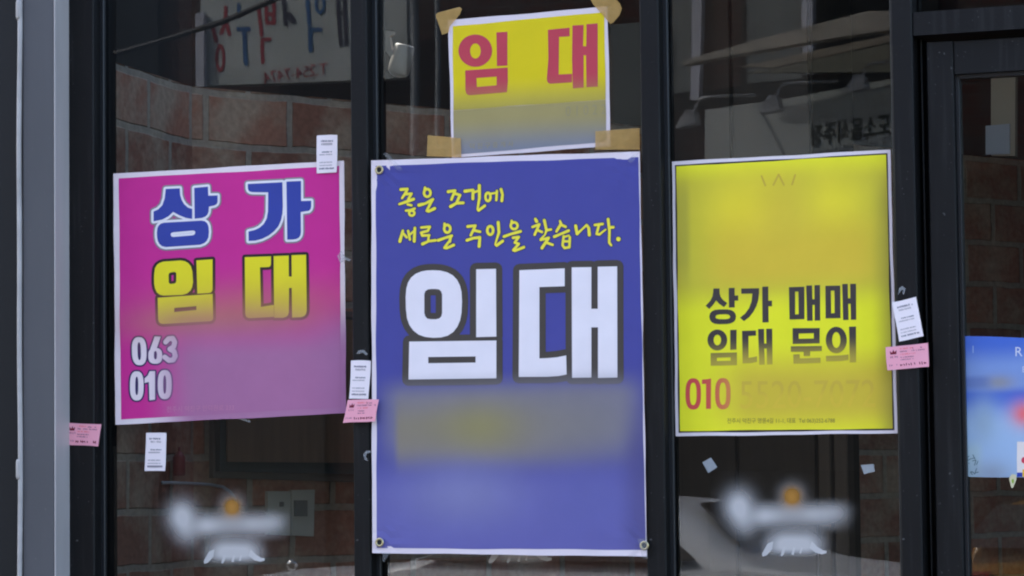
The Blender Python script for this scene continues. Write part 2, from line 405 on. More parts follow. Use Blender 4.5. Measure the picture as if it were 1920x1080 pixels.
# ------------------------------------------------------------------ door on the right
xd0 = X(1746, .02); xd1 = X(1796, .02)
dr = empty('shop_door', (xd0+.45, .04, 0), 'dark aluminium glass door at the right with the blue poster on its pane', 'door')
zt1 = U(1800, 17, 0).z; zt0 = U(1800, 61, 0).z
MB().box(m3[1]+.001, m3[1]+1.15, 0.002, .1, zt0, zt1, 0, .002).build('transom', [dark], fr)
pane(m3[1]+.004, m3[1]+1.1, zt1-.01, Z1-.05, fr)
MB().box(m3[1]+1.152, m3[1]+1.20, 0, .1, Z0, Z1, 0, .002).build('jamb', [dark], fr)
MB().box(m3[1]+.004, m3[1]+.007, .055, .1, Z0, zt0, 0).build('door_stop', [bead_m], fr)
zr1 = U(1800, 76, .02).z; zr0 = U(1800, 138, .02).z
MB().box(xd0, xd1, .02, .07, .03, zr1, 0, .002).build('stile', [dark], dr)
MB().box(xd0+.9, xd0+.957, .02, .07, .03, zr1, 0, .002).build('stile', [dark], dr)
MB().box(xd1+.0005, xd0+.8995, .023, .068, zr0, zr1-.001, 0, .002).build('rail', [dark], dr)
MB().box(xd1+.0005, xd0+.8995, .023, .068, .03, .25, 0, .002).build('rail', [dark], dr)
MB().box(xd1, xd1+.008, .035, .06, .25, zr0, 0, .001).box(xd1+.008, xd0+.899, .035, .06, zr0-.008, zr0, 0, .001).build('glazing_bead', [bead_m], dr)
pane(xd1-.002, xd0+.902, .24, zr0+.01, dr, y=.05)
hb = MB(); hb.tube([(xd0+.93, .02, .95), (xd0+.93, -.04, .95), (xd0+.93, -.04, 1.25), (xd0+.93, .02, 1.25)], .011)
hb.build('handle', [mat('steel', (.5, .5, .5, 1), rough=.3, metal=1)], dr)
# ------------------------------------------------------------------ grey cladding post, conduit and dark wall at the left
xp0 = X(42, -.06); xp1 = X(102, -.06)
grey = mat('grey_cladding', (.098, .095, .100, 1), (.080, .078, .082, 1), scale=3, rough=.5, spec=.35, stretch=(2, 2, .5), specks=.35)
MB().box(xp0, xp1, -.06, -.001, -.05, 3.2, 0, .003).build('cladding_post', [grey])
lit_side_m = mat('lit_side_paint', (.50, .455, .43, 1), (.42, .385, .365, 1), scale=6, rough=.4, spec=.4, stretch=(2, 2, .4))
MB().box(xp1+.0004, xp1+.0034, -.0615, -.0005, -.05, 3.2).build('lit_side_strip', [lit_side_m], bpy.data.objects['cladding_post'])  # lighter paint stands in for stronger light on the post's side face
tag(bpy.data.objects['cladding_post'], 'plain grey metal cladding post left of the magenta poster', 'post')
MB().box(X(102, 0)+.0, lf[0]-.0005, .0, .11, Z0, Z1, 0).build('infill', [dark], fr)
cm = mat('conduit_plastic', (.50, .46, .43, 1), (.36, .33, .31, 1), scale=12, rough=.5)
xc = X(37, -.062); tb = MB(); zs = [-.02 + i*.05 for i in range(65)]
tb.tube([(xc+.0012*math.sin(z*5.1)+.0008*math.sin(z*13), -.062, z) for z in zs], .0056, 10)
for py in (18, 880):
    z = U(37, py, -.062).z; tb.tube([(xc-.001, -.062, z-.022), (xc-.001, -.062, z-.016), (xc-.001, -.062, z+.016), (xc-.001, -.062, z+.022)], [.006, .0078, .0078, .006], 10)
tag(tb.build('conduit', [cm], smooth=True), 'thin pale grey cable conduit running up the edge of the grey post', 'pipe')
wall_d = mat('dark_wall_panel', (.0062, .0062, .0068, 1), (.0050, .0050, .0055, 1), scale=4, rough=.6, spec=.3)
sb = empty('shop_building', (0, .3, 0), 'dark clad building around the shopfront', 'building')
MB().box(-7, xc-.006, -.03, .3, -.05, 3.2).build('wall', [wall_d], sb)
MB().box(m3[1]+1.201, 7, -.01, .3, -.05, 3.2).build('wall', [wall_d], sb)
MB().box(X(102, 0), m3[1]+1.2, .0, .25, -.05, Z0-.001).build('plinth', [mat('stone_plinth', (.12, .12, .12, 1), rough=.8)], sb)
MB().box(-7, 7, -.05, .3, 3.201, 4.2).build('fascia', [wall_d], sb)
MB().box(xp0, m3[1]+1.2, .0, .3, Z1+.001, 3.2).build('header', [wall_d], sb)
MB().box(-7, 7, .0, .3, 4.201, 7.0).build('upper_wall', [mat('render_grey', (.3, .3, .3, 1), rough=.9)], sb)
# ------------------------------------------------------------------ interior
BRT = U(207, 118, .09).z                       # top of the brickwork
def on_h(px, py, z):
    d = ray(px, py); return CAM + d*((z-CAM.z)/d.z)
PA = on_h(200, 115, BRT); PB = on_h(360, 165, BRT); PC = on_h(655, 191, BRT)
dBC = Vector((PC.x-PB.x, PC.y-PB.y, 0)).normalized(); PD = PB + dBC*4.2
nBC = Vector((dBC.y, -dBC.x, 0))
print('interior', PA, PB, PC, PD)
brick = brick_mat('interior_brick', (.44, .205, .135, 1), (.26, .115, .078, 1), (.38, .32, .26, 1), .245, .1255, .010, (.54, .43, .31, 1))
upper = mat('brown_plaster', (.018, .014, .011, 1), (.012, .010, .008, 1), scale=2, rough=.9)
ceil_m = mat('ceiling_board', (.10, .095, .09, 1), rough=.95)
def wall(name, a, b, z0, z1, m, label, u0=0.0, thick=.12):
    d = (b-a); d.z = 0; L = d.length; d.normalize(); n = Vector((-d.y, d.x, 0))*thick     # away from the room
    vs = []; uv = []
    for (o, zz) in ((0, z0), (1, z0), (1, z1), (0, z1)):
        p = a if o == 0 else b; vs.append(Vector((p.x, p.y, zz))); uv.append((u0+o*L, zz-BRT))
    vs += [v+n for v in vs]; uv += uv
    o = obj(name, vs, [(0, 1, 2, 3), (7, 6, 5, 4), (0, 4, 5, 1), (3, 2, 6, 7), (1, 5, 6, 2), (0, 3, 7, 4)], m, uv=uv)
    return tag(o, label, 'wall')
PA2 = Vector((lf[0]+.02, .115, 0)); PB.z = 0; PD.z = 0
la = (PB-PA).normalized()
PA2 = Vector((PA.x, PA.y, 0)) if PA.y > .115 else PA + (PB-PA)*((.115-PA.y)/(PB.y-PA.y)); PA2.z = 0
BR0 = BRT + .004
wall('brick_side_wall', PA2, PB, 0, BR0, brick, 'short red brick wall running inward behind the left pane', u0=.06)
wall('brick_back_wall', PB, PD, 0, BR0, brick, 'long red brick wall across the back of the shop', u0=.20)
wall('upper_side_wall', PA2, PB, BR0+.0005, 3.2, upper, 'dark brown plaster above the short brick wall at left')
wall('upper_back_wall', PB, PD, BR0+.0005, 3.2, upper, 'dark brown plaster above the long brick wall at the back')
PR = Vector((m3[1]+1.4, .115, 0))
wall('side_wall', PD, PR, 0, 3.2, upper, 'plain dark wall closing the shop at the right')
poly = [PA2, PB, PD, PR]
def slab(name, z, t, m):
    b = MB().prism([Vector((p.x, p.y, z)) for p in poly], (0, 0, t)); return b.build(name, [m])
slab('floor', -.04, .04, floor_m)['kind'] = 'structure'; cb = MB()
# ceiling boards leave an unseen opening, added to light the brick interior
def P4(u, v): return PA2.lerp(PR, u).lerp(PB.lerp(PD, u), v)
for u0, u1, v0, v1 in ((0, 1, 0, .14), (0, .02, .14, .80), (.50, 1, .14, .80), (0, 1, .80, 1)):
    cb.prism([Vector((p.x, p.y, 3.2)) for p in (P4(u0, v0), P4(u1, v0), P4(u1, v1), P4(u0, v1))], (0, 0, .05))
cb.build('ceiling', [ceil_m])['kind'] = 'structure'
def W(px, py, off=0.0): return UP(px, py, PB + nBC*off, nBC)         # on the back wall
def wall_plate(px, off, t, mats, name, label=None, cat=None, parent=None, m=0):
    b = MB(); b.prism([W(x, y, off) for x, y in px], nBC*t, m); o = b.build(name, mats, parent)
    return tag(o, label, cat) if label else o
# framed board low on the back wall
teal = mat('board_frame', (.045, .062, .062, 1), (.035, .045, .046, 1), rough=.5)
wood = mat('board_wood', (.20, .125, .075, 1), (.14, .09, .056, 1), scale=6, rough=.6, stretch=(9, 9, .6))
edge = mat('board_edge', (.16, .145, .13, 1), rough=.7)
c0 = W(520, 800)
fb = empty('framed_board', c0, 'dark wooden board in a blackish teal frame on the brick behind the left pane', 'board')
wall_plate([(392, 560), (392, 896), (700, 905), (700, 590)], .0, .02, [edge], 'surround', parent=fb)
wall_plate([(404, 570), (404, 884), (700, 890), (700, 600)], .021, .02, [teal], 'frame', parent=fb)
wall_plate([(424, 580), (424, 866), (700, 868), (700, 604)], .042, .006, [wood], 'panel', parent=fb)
plate_m = mat('switch_plastic', (.62, .60, .52, 1), (.55, .53, .46, 1), rough=.4)
plate_d = mat('switch_grey', (.22, .22, .2, 1), rough=.5)  # darker grey for the small raised part of each plate
def switch(q, label, rock):
    o = empty('wall_switch', W(q[0][0], q[0][1]), label, 'wall switch', 'switch plates on the brick wall')
    wall_plate(q, .001, .012, [plate_m], 'cover', parent=o)
    wall_plate(rock, .0135, .006, [plate_d], 'rocker', parent=o)
    return o
switch([(497, 921), (497, 1002), (539, 1004), (540, 921)], 'pale switch plate with a single small knob, left of the pair on the brick', [(524, 941), (524, 950), (530, 950), (530, 941)])
switch([(542, 919), (542, 1004), (583, 1006), (585, 918)], 'pale switch plate with a square rocker, right of the pair on the brick', [(551, 938), (551, 968), (574, 968), (574, 938)])
nAB = Vector((la.y, -la.x, 0)).normalized()
if nAB.x < 0: nAB = -nAB
def W2(px, py, off=0.0): return UP(px, py, PB + nAB*off, nAB)
b = MB(); q = W2(336, 868, .019); zb, ztop = W2(336, 892, .019).z, W2(336, 848, .019).z
b.tube([(q.x, q.y, zb), (q.x, q.y, zb+.004), (q.x, q.y, ztop-.012), (q.x, q.y, ztop-.004), (q.x, q.y, ztop+.002)], [.012, .0145, .0145, .010, .004], 14)
b.tube([(q.x, q.y, ztop+.002), (q.x, q.y, ztop+.012)], .003, 8)
tag(b.build('fire_extinguisher', [mat('red_enamel', (.20, .035, .045, 1), rough=.6)], smooth=True), 'small dull red cylinder on the brick beside the white card under the magenta poster', 'extinguisher')
b = MB(); pts = [(W(x, y, .02) if x > 372 else W2(x, y, .02)) for x, y in [(304, 905), (350, 906), (395, 909), (418, 913), (430, 921), (440, 934), (446, 952)]]
b.tube(pts, .0038, 10); tag(b.build('wall_pipe', [mat('pipe_white', (.42, .43, .48, 1), rough=.4)], smooth=True), 'thin pale pipe bending downward on the brick above the left window lettering', 'pipe')
YK = .85
xk0, xk1 = U(1236, 900, YK).x, U(1532, 900, YK).x; zk = 2.86
kb = mat('cabinet_wood', (.030, .021, .014, 1), (.020, .014, .010, 1), scale=5, rough=.6, stretch=(8, 8, .5))
ck = empty('cabinet', ((xk0+xk1)/2, YK+.2, 0), 'tall dark brown cabinet with paler posts inside behind the right pane', 'cabinet')
MB().box(xk0, xk1, YK+.021, YK+.4, 0, zk, 0, .003).build('carcass', [kb], ck)
nk = 2
for i in range(nk):
    a_ = xk0+(xk1-xk0)*i/nk; b_ = xk0+(xk1-xk0)*(i+1)/nk
    MB().box(a_+.004, b_-.004, YK, YK+.020, .06, zk-.02, 0, .002).build('door', [kb], ck)
kp = mat('post_wood', (.095, .075, .058, 1), (.07, .056, .044, 1), scale=5, rough=.6, stretch=(8, 8, .5))
for a_, b_ in ((1537, 1560), (1566, 1592)):
    MB().box(U(a_, 900, YK).x, U(b_, 900, YK).x, YK-.01, YK+.05, 0, 2.2, 0, .003).build('side_post', [kp], ck)
beige = mat('beige_panel', (.34, .30, .23, 1), (.28, .245, .19, 1), scale=3, rough=.8)
pb = MB(); pb.prism([U(x, y, 1.5) for x, y in ((1858, 120), (1904, 118), (1903, 292), (1858, 292))], (0, .03, 0))
tag(pb.build('wall_board', [beige]), 'beige board standing behind the top of the door glass', 'board')
pb = MB(); pb.prism([U(x, y, 1.3) for x, y in ((1848, 236), (1893, 232), (1893, 288), (1848, 290))], (0, .008, 0))
tag(pb.build('paper_sheet', [mat('pale_blue_paper', (.36, .40, .45, 1), rough=.8)]), 'pale blue sheet behind the door glass above the sky blue poster', 'paper')
# pale spotlight hanging inside the middle pane
wp = mat('lamp_housing', (.30, .27, .23, 1), (.25, .22, .19, 1), rough=.5)
ys = .16
sp = empty('spotlight', U(735, 58, ys), 'pale grey spotlight tilted down behind the top of the middle pane', 'lamp')
b = MB(); a = U(759, 84, ys); c = U(746, 143, ys); d = (c-a)
b.tube([a, a+d*.04, a+d*.7, a+d*.88, a+d*.97, a+d*1.03], [.019, .022, .0245, .0235, .017, .005], 16); b.build('lamp_head', [wp], sp, smooth=True)
b = MB(); b.prism([U(x, y, ys) for x, y in [(722, 57), (737, 59), (737, 64), (730, 68), (734, 92), (746, 112), (736, 112), (723, 95)]], (0, .012, 0)); b.build('bracket', [wp], sp)

# ================================================================== STREET OPPOSITE (seen in the glass)
YB = 12.4
ob_ = empty('opposite_building', (R(960, 500, YB).x, -YB, 0), 'red brick two storey house across the street seen mirrored in the panes', 'building')
obrick = brick_mat('street_brick', (.075, .026, .020, 1), (.05, .020, .017, 1), (.07, .06, .055, 1), .21, .07, .008)
xL, xR = R(-900, 500, YB).x, R(2900, 500, YB).x
def vface(x0, x1, z0, z1, y, m, name, parent):
    return obj(name, [(x0, y, z0), (x1, y, z0), (x1, y, z1), (x0, y, z1), (x0, y-.3, z0), (x1, y-.3, z0), (x1, y-.3, z1), (x0, y-.3, z1)],
               [(0, 3, 2, 1), (4, 5, 6, 7), (0, 1, 5, 4), (3, 7, 6, 2), (1, 2, 6, 5), (0, 4, 7, 3)], m, parent, uv=[(x0, z0), (x1, z0), (x1, z1), (x0, z1)]*2)
vface(xL, xR, 0, 8.5, -YB, obrick, 'wall', ob_)
dkglass = mat('dark_glazing', (.010, .012, .013, 1), (.014, .016, .017, 1), rough=.5, spec=.1)
greyglass = mat('grey_green_panel', (.17, .19, .18, 1), (.12, .135, .13, 1), scale=3, rough=.4)
pale = mat('pale_window_frame', (.55, .56, .62, 1), rough=.5)
def street_box(q, Y, t, m, name, parent=None, label=None, cat=None, group=None):     # outline on the plane y=-Y, thickness t towards us
    b = MB(); b.prism([R(x, y, Y) for x, y in q], (0, t, 0)); o = b.build(name, [m] if not isinstance(m, list) else m, parent)
    return tag(o, label, cat, group) if label else o
# window 3: upper storey strip, canopy, board with three arm lamps
street_box([(1262, -90), (1301, -90), (1301, 172), (1262, 176)], 12.36, .05, greyglass, 'panel', ob_)
street_box([(1393, -90), (1402, -90), (1402, 178), (1393, 178)], 12.36, .05, dkglass, 'panel', ob_)
street_box([(1403, -90), (1506, -90), (1506, 150), (1403, 160)], 12.36, .05, greyglass, 'panel', ob_)
street_box([(1531, -90), (1760, -90), (1760, 120), (1531, 140)], 12.36, .05, dkglass, 'window', ob_)
street_box([(196, -90), (300, -90), (300, 330), (196, 330)], 12.36, .05, dkglass, 'window', ob_)
street_box([(1262, 177), (1700, 135), (1700, 200), (1262, 205)], 12.33, .06, dkglass, 'window', ob_)
street_box([(1303, -90), (1322, -90), (1316, 188), (1300, 188)], 12.2, .08, pale, 'downpipe', ob_)
street_box([(1507, -90), (1531, -90), (1529, 142), (1511, 142)], 12.2, .08, pale, 'downpipe', ob_)
# ground floor shutters and doors behind the cars: dull and dark
shut = mat('shutter', (.020, .019, .017, 1), (.012, .012, .011, 1), scale=2, rough=.7, stretch=(.4, .4, 8))
for i, (a, b_) in enumerate(((-700, -150), (-120, 330), (360, 640), (700, 1180), (1230, 1800), (1840, 2600))):
    xa, xb = R(a, 800, YB).x, R(b_, 800, YB).x
    vface(min(xa, xb)+.1, max(xa, xb)-.1, .02, 2.6, -YB+.06, shut, 'shutter', ob_)
canopy_m = mat('canopy_sheet', (.42, .38, .31, 1), (.33, .30, .25, 1), scale=4, rough=.7)
cv = empty('canopy', R(1480, 90, 11.6), 'sloping beige canopy over the far shop, mirrored in the right pane above the yellow poster', 'awning')
street_box([(1285, 120), (1634, 26), (1760, 26), (1760, 50), (1600, 72), (1290, 126)], 11.6, .12, canopy_m, 'top_sheet', cv)
street_box([(1392, 129), (1440, 119), (1760, 48), (1760, 62), (1450, 131)], 11.75, .06, canopy_m, 'front_edge', cv)
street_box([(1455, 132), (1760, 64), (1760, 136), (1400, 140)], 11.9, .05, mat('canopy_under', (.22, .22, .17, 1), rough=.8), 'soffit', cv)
board_m = mat('board_grey', (.52, .55, .52, 1), (.40, .43, .40, 1), scale=2, rough=.6)
def street_print(name, parts, Y, mats):        # lettering plates standing a few mm proud of a board
    V = []; Fs = []; Mi = []
    for tr_, mi_ in parts:
        n = len(V); V += [R(x, y, Y-.0012*parts.index((tr_, mi_))) for x, y in tr_[0]]
        for f in tr_[1]:
            f = [i+n for i in f]; nr = (V[f[1]]-V[f[0]]).cross(V[f[2]]-V[f[0]]); Fs.append(f if nr.y > 0 else f[::-1]); Mi.append(mi_)
    return V, Fs, Mi
def sign(q, Y, m, parts, mats, label, extra=None):
    b = MB(); b.prism([R(x, y, Y) for x, y in q], (0, -.12, 0), 0)
    V, Fs, Mi = street_print('x', parts, Y-.004, mats)
    n = len(b.v); b.v += V; b.f += [[i+n for i in f] for f in Fs]; b.m += [i+1 for i in Mi]
    o = obj('panel', b.v, b.f, [m]+mats, extra, mi=b.m); return o
navy = mat('sign_navy', (.02, .02, .05, 1), rough=.6); sblue = mat('sign_blue', (.02, .13, .32, 1), rough=.6); sred = mat('sign_red', (.40, .03, .05, 1), rough=.6); sink = mat('sign_black', (.025, .035, .03, 1), rough=.6)
c = crop(360, 0, 6.353)
def st(w, *pp):
    g = Glyph()
    for p in pp: g.stroke(c(*p), w)
    return g
gr = st(3.4, [(240, 300), (285, 490)], [(400, 90), (400, 240), (445, 410)], [(400, 240), (350, 400)], [(790, 60), (830, 420)], [(885, 60), (885, 270), (975, 270), (975, 40)], [(885, 170), (975, 170)], [(835, 480), (930, 465)], [(832, 480), (842, 750)])
gr.area(ell(360+335/6.353, 700/6.353, 9.5, 27), ell(360+335/6.353, 700/6.353, 3.6, 19))
gb = st(4.2, [(550, 345), (672, 345)], [(1395, 345), (1515, 352)]).stroke(c((620, 350), (640, 770)), 4).stroke(c((555, 60), (555, 200)), 3.6).stroke(c((1365, -80), (1390, 290)), 3.6).stroke(c((1400, 340), (1402, 600)), 4)
gb.area(ell(360+1520/6.353, 40/6.353, 10, 20), ell(360+1520/6.353, 40/6.353, 4.5, 13))
gn = st(3.6, [(1085, -60), (1112, 290)], [(1725, -80), (1765, 530)], [(1812, -80), (1832, 520)], [(1790, 150), (1730, 150)]).stroke(c((1150, 175), (1195, 240)), 6)
s1 = empty('shop_sign', R(520, 60, 12), 'big pale sign with red and blue letters mirrored above the bricks in the left pane', 'sign', 'signs of the houses opposite')
sign([(376, -90), (760, -90), (760, 145), (655, 151), (376, 163)], 12.0, board_m,
     [(tri([gr]), 0), (tri([gb]), 1), (tri([gn]), 2), (text_px('T.254-7474', 612, 139, 24, slope=-.165, sx=-.80), 0)], [sred, sblue, navy], '', s1)
street_box([(372, 28), (388, 24), (388, 166), (372, 168)], 11.99, .05, pale, 'side_trim', s1)
s2 = empty('shop_sign', R(1500, 230, 12), 'long grey lamp lit board mirrored just above the yellow poster in the right pane', 'sign', 'signs of the houses opposite')
sign([(1322, 205), (1480, 184), (1780, 128), (1780, 350), (1322, 350)], 12.0, board_m,
     [(text_px('도소음식주정', 1668+i*.9, 248+j*.9, 33, slope=-.14, sx=-.62), 0) for i, j in ((-1, 0), (1, 0), (0, -1), (0, 1))], [sink], '', s2)
lampm = mat('lamp_metal', (.42, .43, .43, 1), rough=.5)
lab = ('leftmost arm lamp on the mirrored board, beside the dark frame bar', 'middle arm lamp on the mirrored board, over its blank part', 'rightmost arm lamp on the mirrored board, over the dark letters')
for (ax, ay), L_ in zip(((1302, 205), (1456, 180), (1617, 142)), lab):
    t_ = empty('arm_lamp', R(ax, ay, 11.7), L_, 'lamp', 'lamps along the board opposite')
    b = MB(); b.tube([R(ax+dx, ay+dy, 11.7 if dx < 60 else 12.0) for dx, dy in ((0, 2), (3, -10), (8, -18), (16, -22), (30, -24), (58, -25), (112, -26))], .010, 8); b.build('arm', [lampm], t_)
    b = MB(); b.prism([R(ax+dx, ay+dy, 11.75) for dx, dy in ((-26, 36), (14, 28), (8, 4), (-6, 2), (-18, 20))], (0, .12, 0)); b.build('lamp_head', [lampm], t_)
b = MB(); b.tube([R(x, y, 9.5) for x, y in ((150, 122), (300, 78), (420, 40), (522, -4), (640, -60))], .018, 8)
tag(b.build('overhead_cable', [mat('cable_black', (.012, .012, .012, 1), rough=.6)]), 'black overhead cable slanting across the mirrored sign in the left pane', 'cable')
polem = mat('pole_steel', (.09, .11, .125, 1), rough=.5)
for a, b_, L_ in ((768, 786, 'wider of the two blue grey street posts mirrored beside the small yellow poster'), (815, 827, 'thinner blue grey street post mirrored right beside the small yellow poster')):
    p, q = R(a, 300, 10.6), R(b_, 300, 10.6); r_ = abs(q.x-p.x)/2; xm = (p.x+q.x)/2
    t_ = MB().tube([(xm, -10.6, 0), (xm, -10.6, .02), (xm, -10.6, .2), (xm, -10.6, 6)], [r_*1.8, r_*1.8, r_, r_*.9], 14)
    tag(t_.build('street_post', [polem], smooth=True), L_, 'post', 'street posts opposite')
street_box([(1100, 52), (1240, 40), (1240, 320), (1100, 320)], 12.3, .05, greyglass, 'panel', ob_)
# ------------------------------------------------------------------ cars
tyre = mat('tyre', G(.015), rough=.8); rim = mat('alloy', (.45, .45, .46, 1), rough=.3, metal=1); carglass = mat('car_glass', (.010, .012, .012, 1), (.014, .015, .015, 1), rough=.08)
tail = mat('tail_lamp', (.45, .01, .015, 1), rough=.15); headl = mat('head_lamp', (.75, .77, .8, 1), rough=.1); trimm = mat('black_trim', G(.02), rough=.6)
def car(name, x0, yc, L, H, hood, paint, label, nose=1, cowl=.27, roof0=.40, roof1=.86, glint=False, deck=None):
    """side profile along t (0 nose .. 1 tail); nose points to +x when nose=1"""
    t_ = empty(name, (x0, yc, 0), label, 'car', 'cars parked across the street')
    wd = .90; P = []
    def top(t):
        pts = ((0, hood*.70), (.03, hood*.86), (.10, hood*.94), (cowl, hood), (roof0, H*.985), (.55, H), (.72, H*.99), (roof1, H*.95), (.965, hood*1.02), (1, hood*.80))
        if deck: pts = pts[:4] + ((roof0, H*.985), (roof0+.11, H), (roof0+.19, H*.985), (.745, deck+.012), (.80, deck+.004), (.93, deck), (.975, deck*.985), (1, deck*.80))
        for (a, za), (b, zb) in zip(pts, pts[1:]):
            if a <= t <= b:
                k = (t-a)/(b-a); return za+(zb-za)*k
        return hood
    ts = [0, .015, .03, .06, .10, .16, .22, cowl, (cowl+roof0)/2, roof0, .48, .55, .63, .72, .80, roof1, (roof1+.965)/2, .965, .985, 1]
    def sec(t):
        z = top(t); sh = min(z-.02, hood*.98); e = 1-.16*max(0, (.12-t)/.12)**2-.10*max(0, (t-.9)/.1)**2; h = max(0, z-hood)/(H-hood)
        return [(wd*.90*e, .26), (wd*e, .45), (wd*e, sh*.72), (wd*.975*e, sh), (wd*(.95-.20*h)*e, z-.02-.03*h), (wd*(.80-.18*h)*e, z+.0), (0, z+.02)]
    V = []; n = 13
    for t in ts:
        s_ = sec(t); full = [(-y, z) for y, z in s_] + [(y, z) for y, z in s_[-2::-1]]
        V += [Vector((x0 - nose*t*L, yc+y, z)) for y, z in full]
    F = [(i*n+k, i*n+k+1, (i+1)*n+k+1, (i+1)*n+k) for i in range(len(ts)-1) for k in range(n-1)]
    F += [tuple(range(n)), tuple(range((len(ts)-1)*n, len(ts)*n))] + [(i*n+n-1, i*n, (i+1)*n, (i+1)*n+n-1) for i in range(len(ts)-1)]
    o = obj('body', V, F, [paint], t_, smooth=True)
    m = o.modifiers.new('soft', 'SUBSURF'); m.levels = 2; m.render_levels = 2
    def cx(t): return x0 - nose*t*L
    for s_ in (-1, 1):
        b = MB(); q = []
        wp_ = ((cowl+.055, hood*1.01), (roof0+.03, H*.93), (.50, H*.955), (.56, H*.93), (.70, hood*1.01)) if deck else ((cowl+.06, hood*1.01), (roof0+.03, H*.93), (.55, H*.955), (roof1-.02, H*.94), (min(.975, roof1+.03), hood*1.03))
        for t, zz in wp_:
            h = max(0, zz-hood)/(H-hood); q.append(Vector((cx(t), yc+s_*(wd*(.965-.17*h)+.004), zz)))
        b.prism(q, (0, s_*.012, 0)); b.build('side_window', [carglass], t_)
        for t in (.19, .81):
            b = MB(); y1 = yc+s_*(wd-.20); y2 = yc+s_*(wd+.012); ang = [i*2*math.pi/24 for i in range(24)]
            b.prism([(cx(t)+.33*math.cos(a), y1, .33-.13+.33*math.sin(a)) for a in ang], (0, y2-y1, 0)); wh = b.build('wheel', [tyre], t_)
            b = MB(); b.prism([(cx(t)+.21*math.cos(a), y2, .2+.21*math.sin(a)) for a in ang], (0, s_*.01, 0)); b.build('rim', [rim], wh)
        b = MB().box(min(cx(.005), cx(.06)), max(cx(.005), cx(.06)), yc+s_*.62-.16, yc+s_*.62+.16, hood*.70, hood*.80); b.build('headlight', [headl], t_)
        zt_ = deck*.955 if deck else hood*.93
        b = MB().box(min(cx(.94), cx(1.003)), max(cx(.94), cx(1.003)), yc+s_*.72-.17, yc+s_*.72+.17, zt_-.15, zt_); b.build('tail_light', [tail], t_)
    b = MB(); k0, k1 = cowl+.02, roof0-.015
    z0_, z1_ = top(k0)+.03, top(k1)+.03
    b.prism([(cx(k0), yc-wd*.74, z0_), (cx(k0), yc+wd*.74, z0_), (cx(k1), yc+wd*.60, z1_), (cx(k1), yc-wd*.60, z1_)], (nose*.01, 0, .01)); b.build('windscreen', [carglass], t_)
    if glint:  # added chrome dome, there only to catch the sun as a glint
        p = R(547, 1058, -yc-.88); b = MB(); n = 12
        rings = [[p+Vector((.030*math.cos(a)*math.cos(e), .030*math.sin(e), .030*math.sin(a)*math.cos(e))) for a in [i*2*math.pi/n for i in range(n)]] for e in (0, .3, .6, .9, 1.2, 1.5)]
        b.add([v for q in rings for v in q], [(j*n+i, j*n+(i+1) % n, (j+1)*n+(i+1) % n, (j+1)*n+i) for j in range(5) for i in range(n)] + [tuple(range(n-1, -1, -1))])
        b.build('glint_dome', [mat('chrome', (.9, .9, .9, 1), rough=.10, metal=1)], t_, smooth=True)
    return t_
silver = mat('silver_paint', (.80, .84, .88, 1), (.76, .80, .84, 1), rough=.25, spec=.5)
mustard = mat('mustard_paint', (.36, .17, .012, 1), (.32, .15, .012, 1), rough=.3)
YC = 8.55
pc = R(1440, 1045, YC-.3); pn = R(1838, 1060, YC-.3); print('cowl', pc, 'nose', pn, 'tail', R(480, 1070, YC-.5), 'roof', R(1270, 962, YC-.3))
CARL = pn.x - R(440, 1070, YC-.5).x
car('silver_car', pn.x+.03, -YC, CARL, 1.395, 1.085, silver, 'silver car mirrored at the foot of the right pane, bonnet pointing right', 1, cowl=(pn.x-pc.x)/CARL, roof0=(pn.x-pc.x+.36)/CARL, glint=True, deck=1.03)
pk = R(1828, 1000, YC); car('yellow_car', pk.x+3.9, -YC-.1, 3.9, 1.44, 1.12, mustard, 'mustard yellow car mirrored low in the door glass', 1, roof1=.955)
# ================================================================== POSTERS
def waver(ax, az, amp, ph=0.0):
    return lambda x, z: amp*(1+math.sin(x*ax+ph)*.6*math.cos(z*az*.7+ph*2)+.4*math.sin(z*az+x*3+ph))
# ---- magenta poster
Q = [(212.5, 325.5), (645, 301), (649, 774.5), (216.5, 796.5)]
YP = .0400; ORG = U(430, 550, YP)
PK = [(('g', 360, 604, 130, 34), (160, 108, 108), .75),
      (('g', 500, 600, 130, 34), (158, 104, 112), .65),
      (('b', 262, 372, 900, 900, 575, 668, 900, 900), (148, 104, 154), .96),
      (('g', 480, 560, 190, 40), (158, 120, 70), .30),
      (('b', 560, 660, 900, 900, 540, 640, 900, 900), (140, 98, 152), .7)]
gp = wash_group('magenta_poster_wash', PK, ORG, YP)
P = Print(YP, waver(9, 7, .0008))
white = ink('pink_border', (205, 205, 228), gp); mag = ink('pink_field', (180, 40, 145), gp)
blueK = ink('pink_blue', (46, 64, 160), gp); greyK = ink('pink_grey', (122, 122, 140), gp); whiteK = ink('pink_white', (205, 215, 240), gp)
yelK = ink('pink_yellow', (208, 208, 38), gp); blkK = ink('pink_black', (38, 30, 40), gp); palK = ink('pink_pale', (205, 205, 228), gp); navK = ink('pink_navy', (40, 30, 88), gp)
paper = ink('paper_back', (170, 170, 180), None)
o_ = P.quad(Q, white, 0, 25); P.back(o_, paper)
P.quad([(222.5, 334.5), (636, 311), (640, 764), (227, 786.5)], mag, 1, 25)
c = crop(210, 320, 6.355); c2 = crop(430, 320, 6.355)
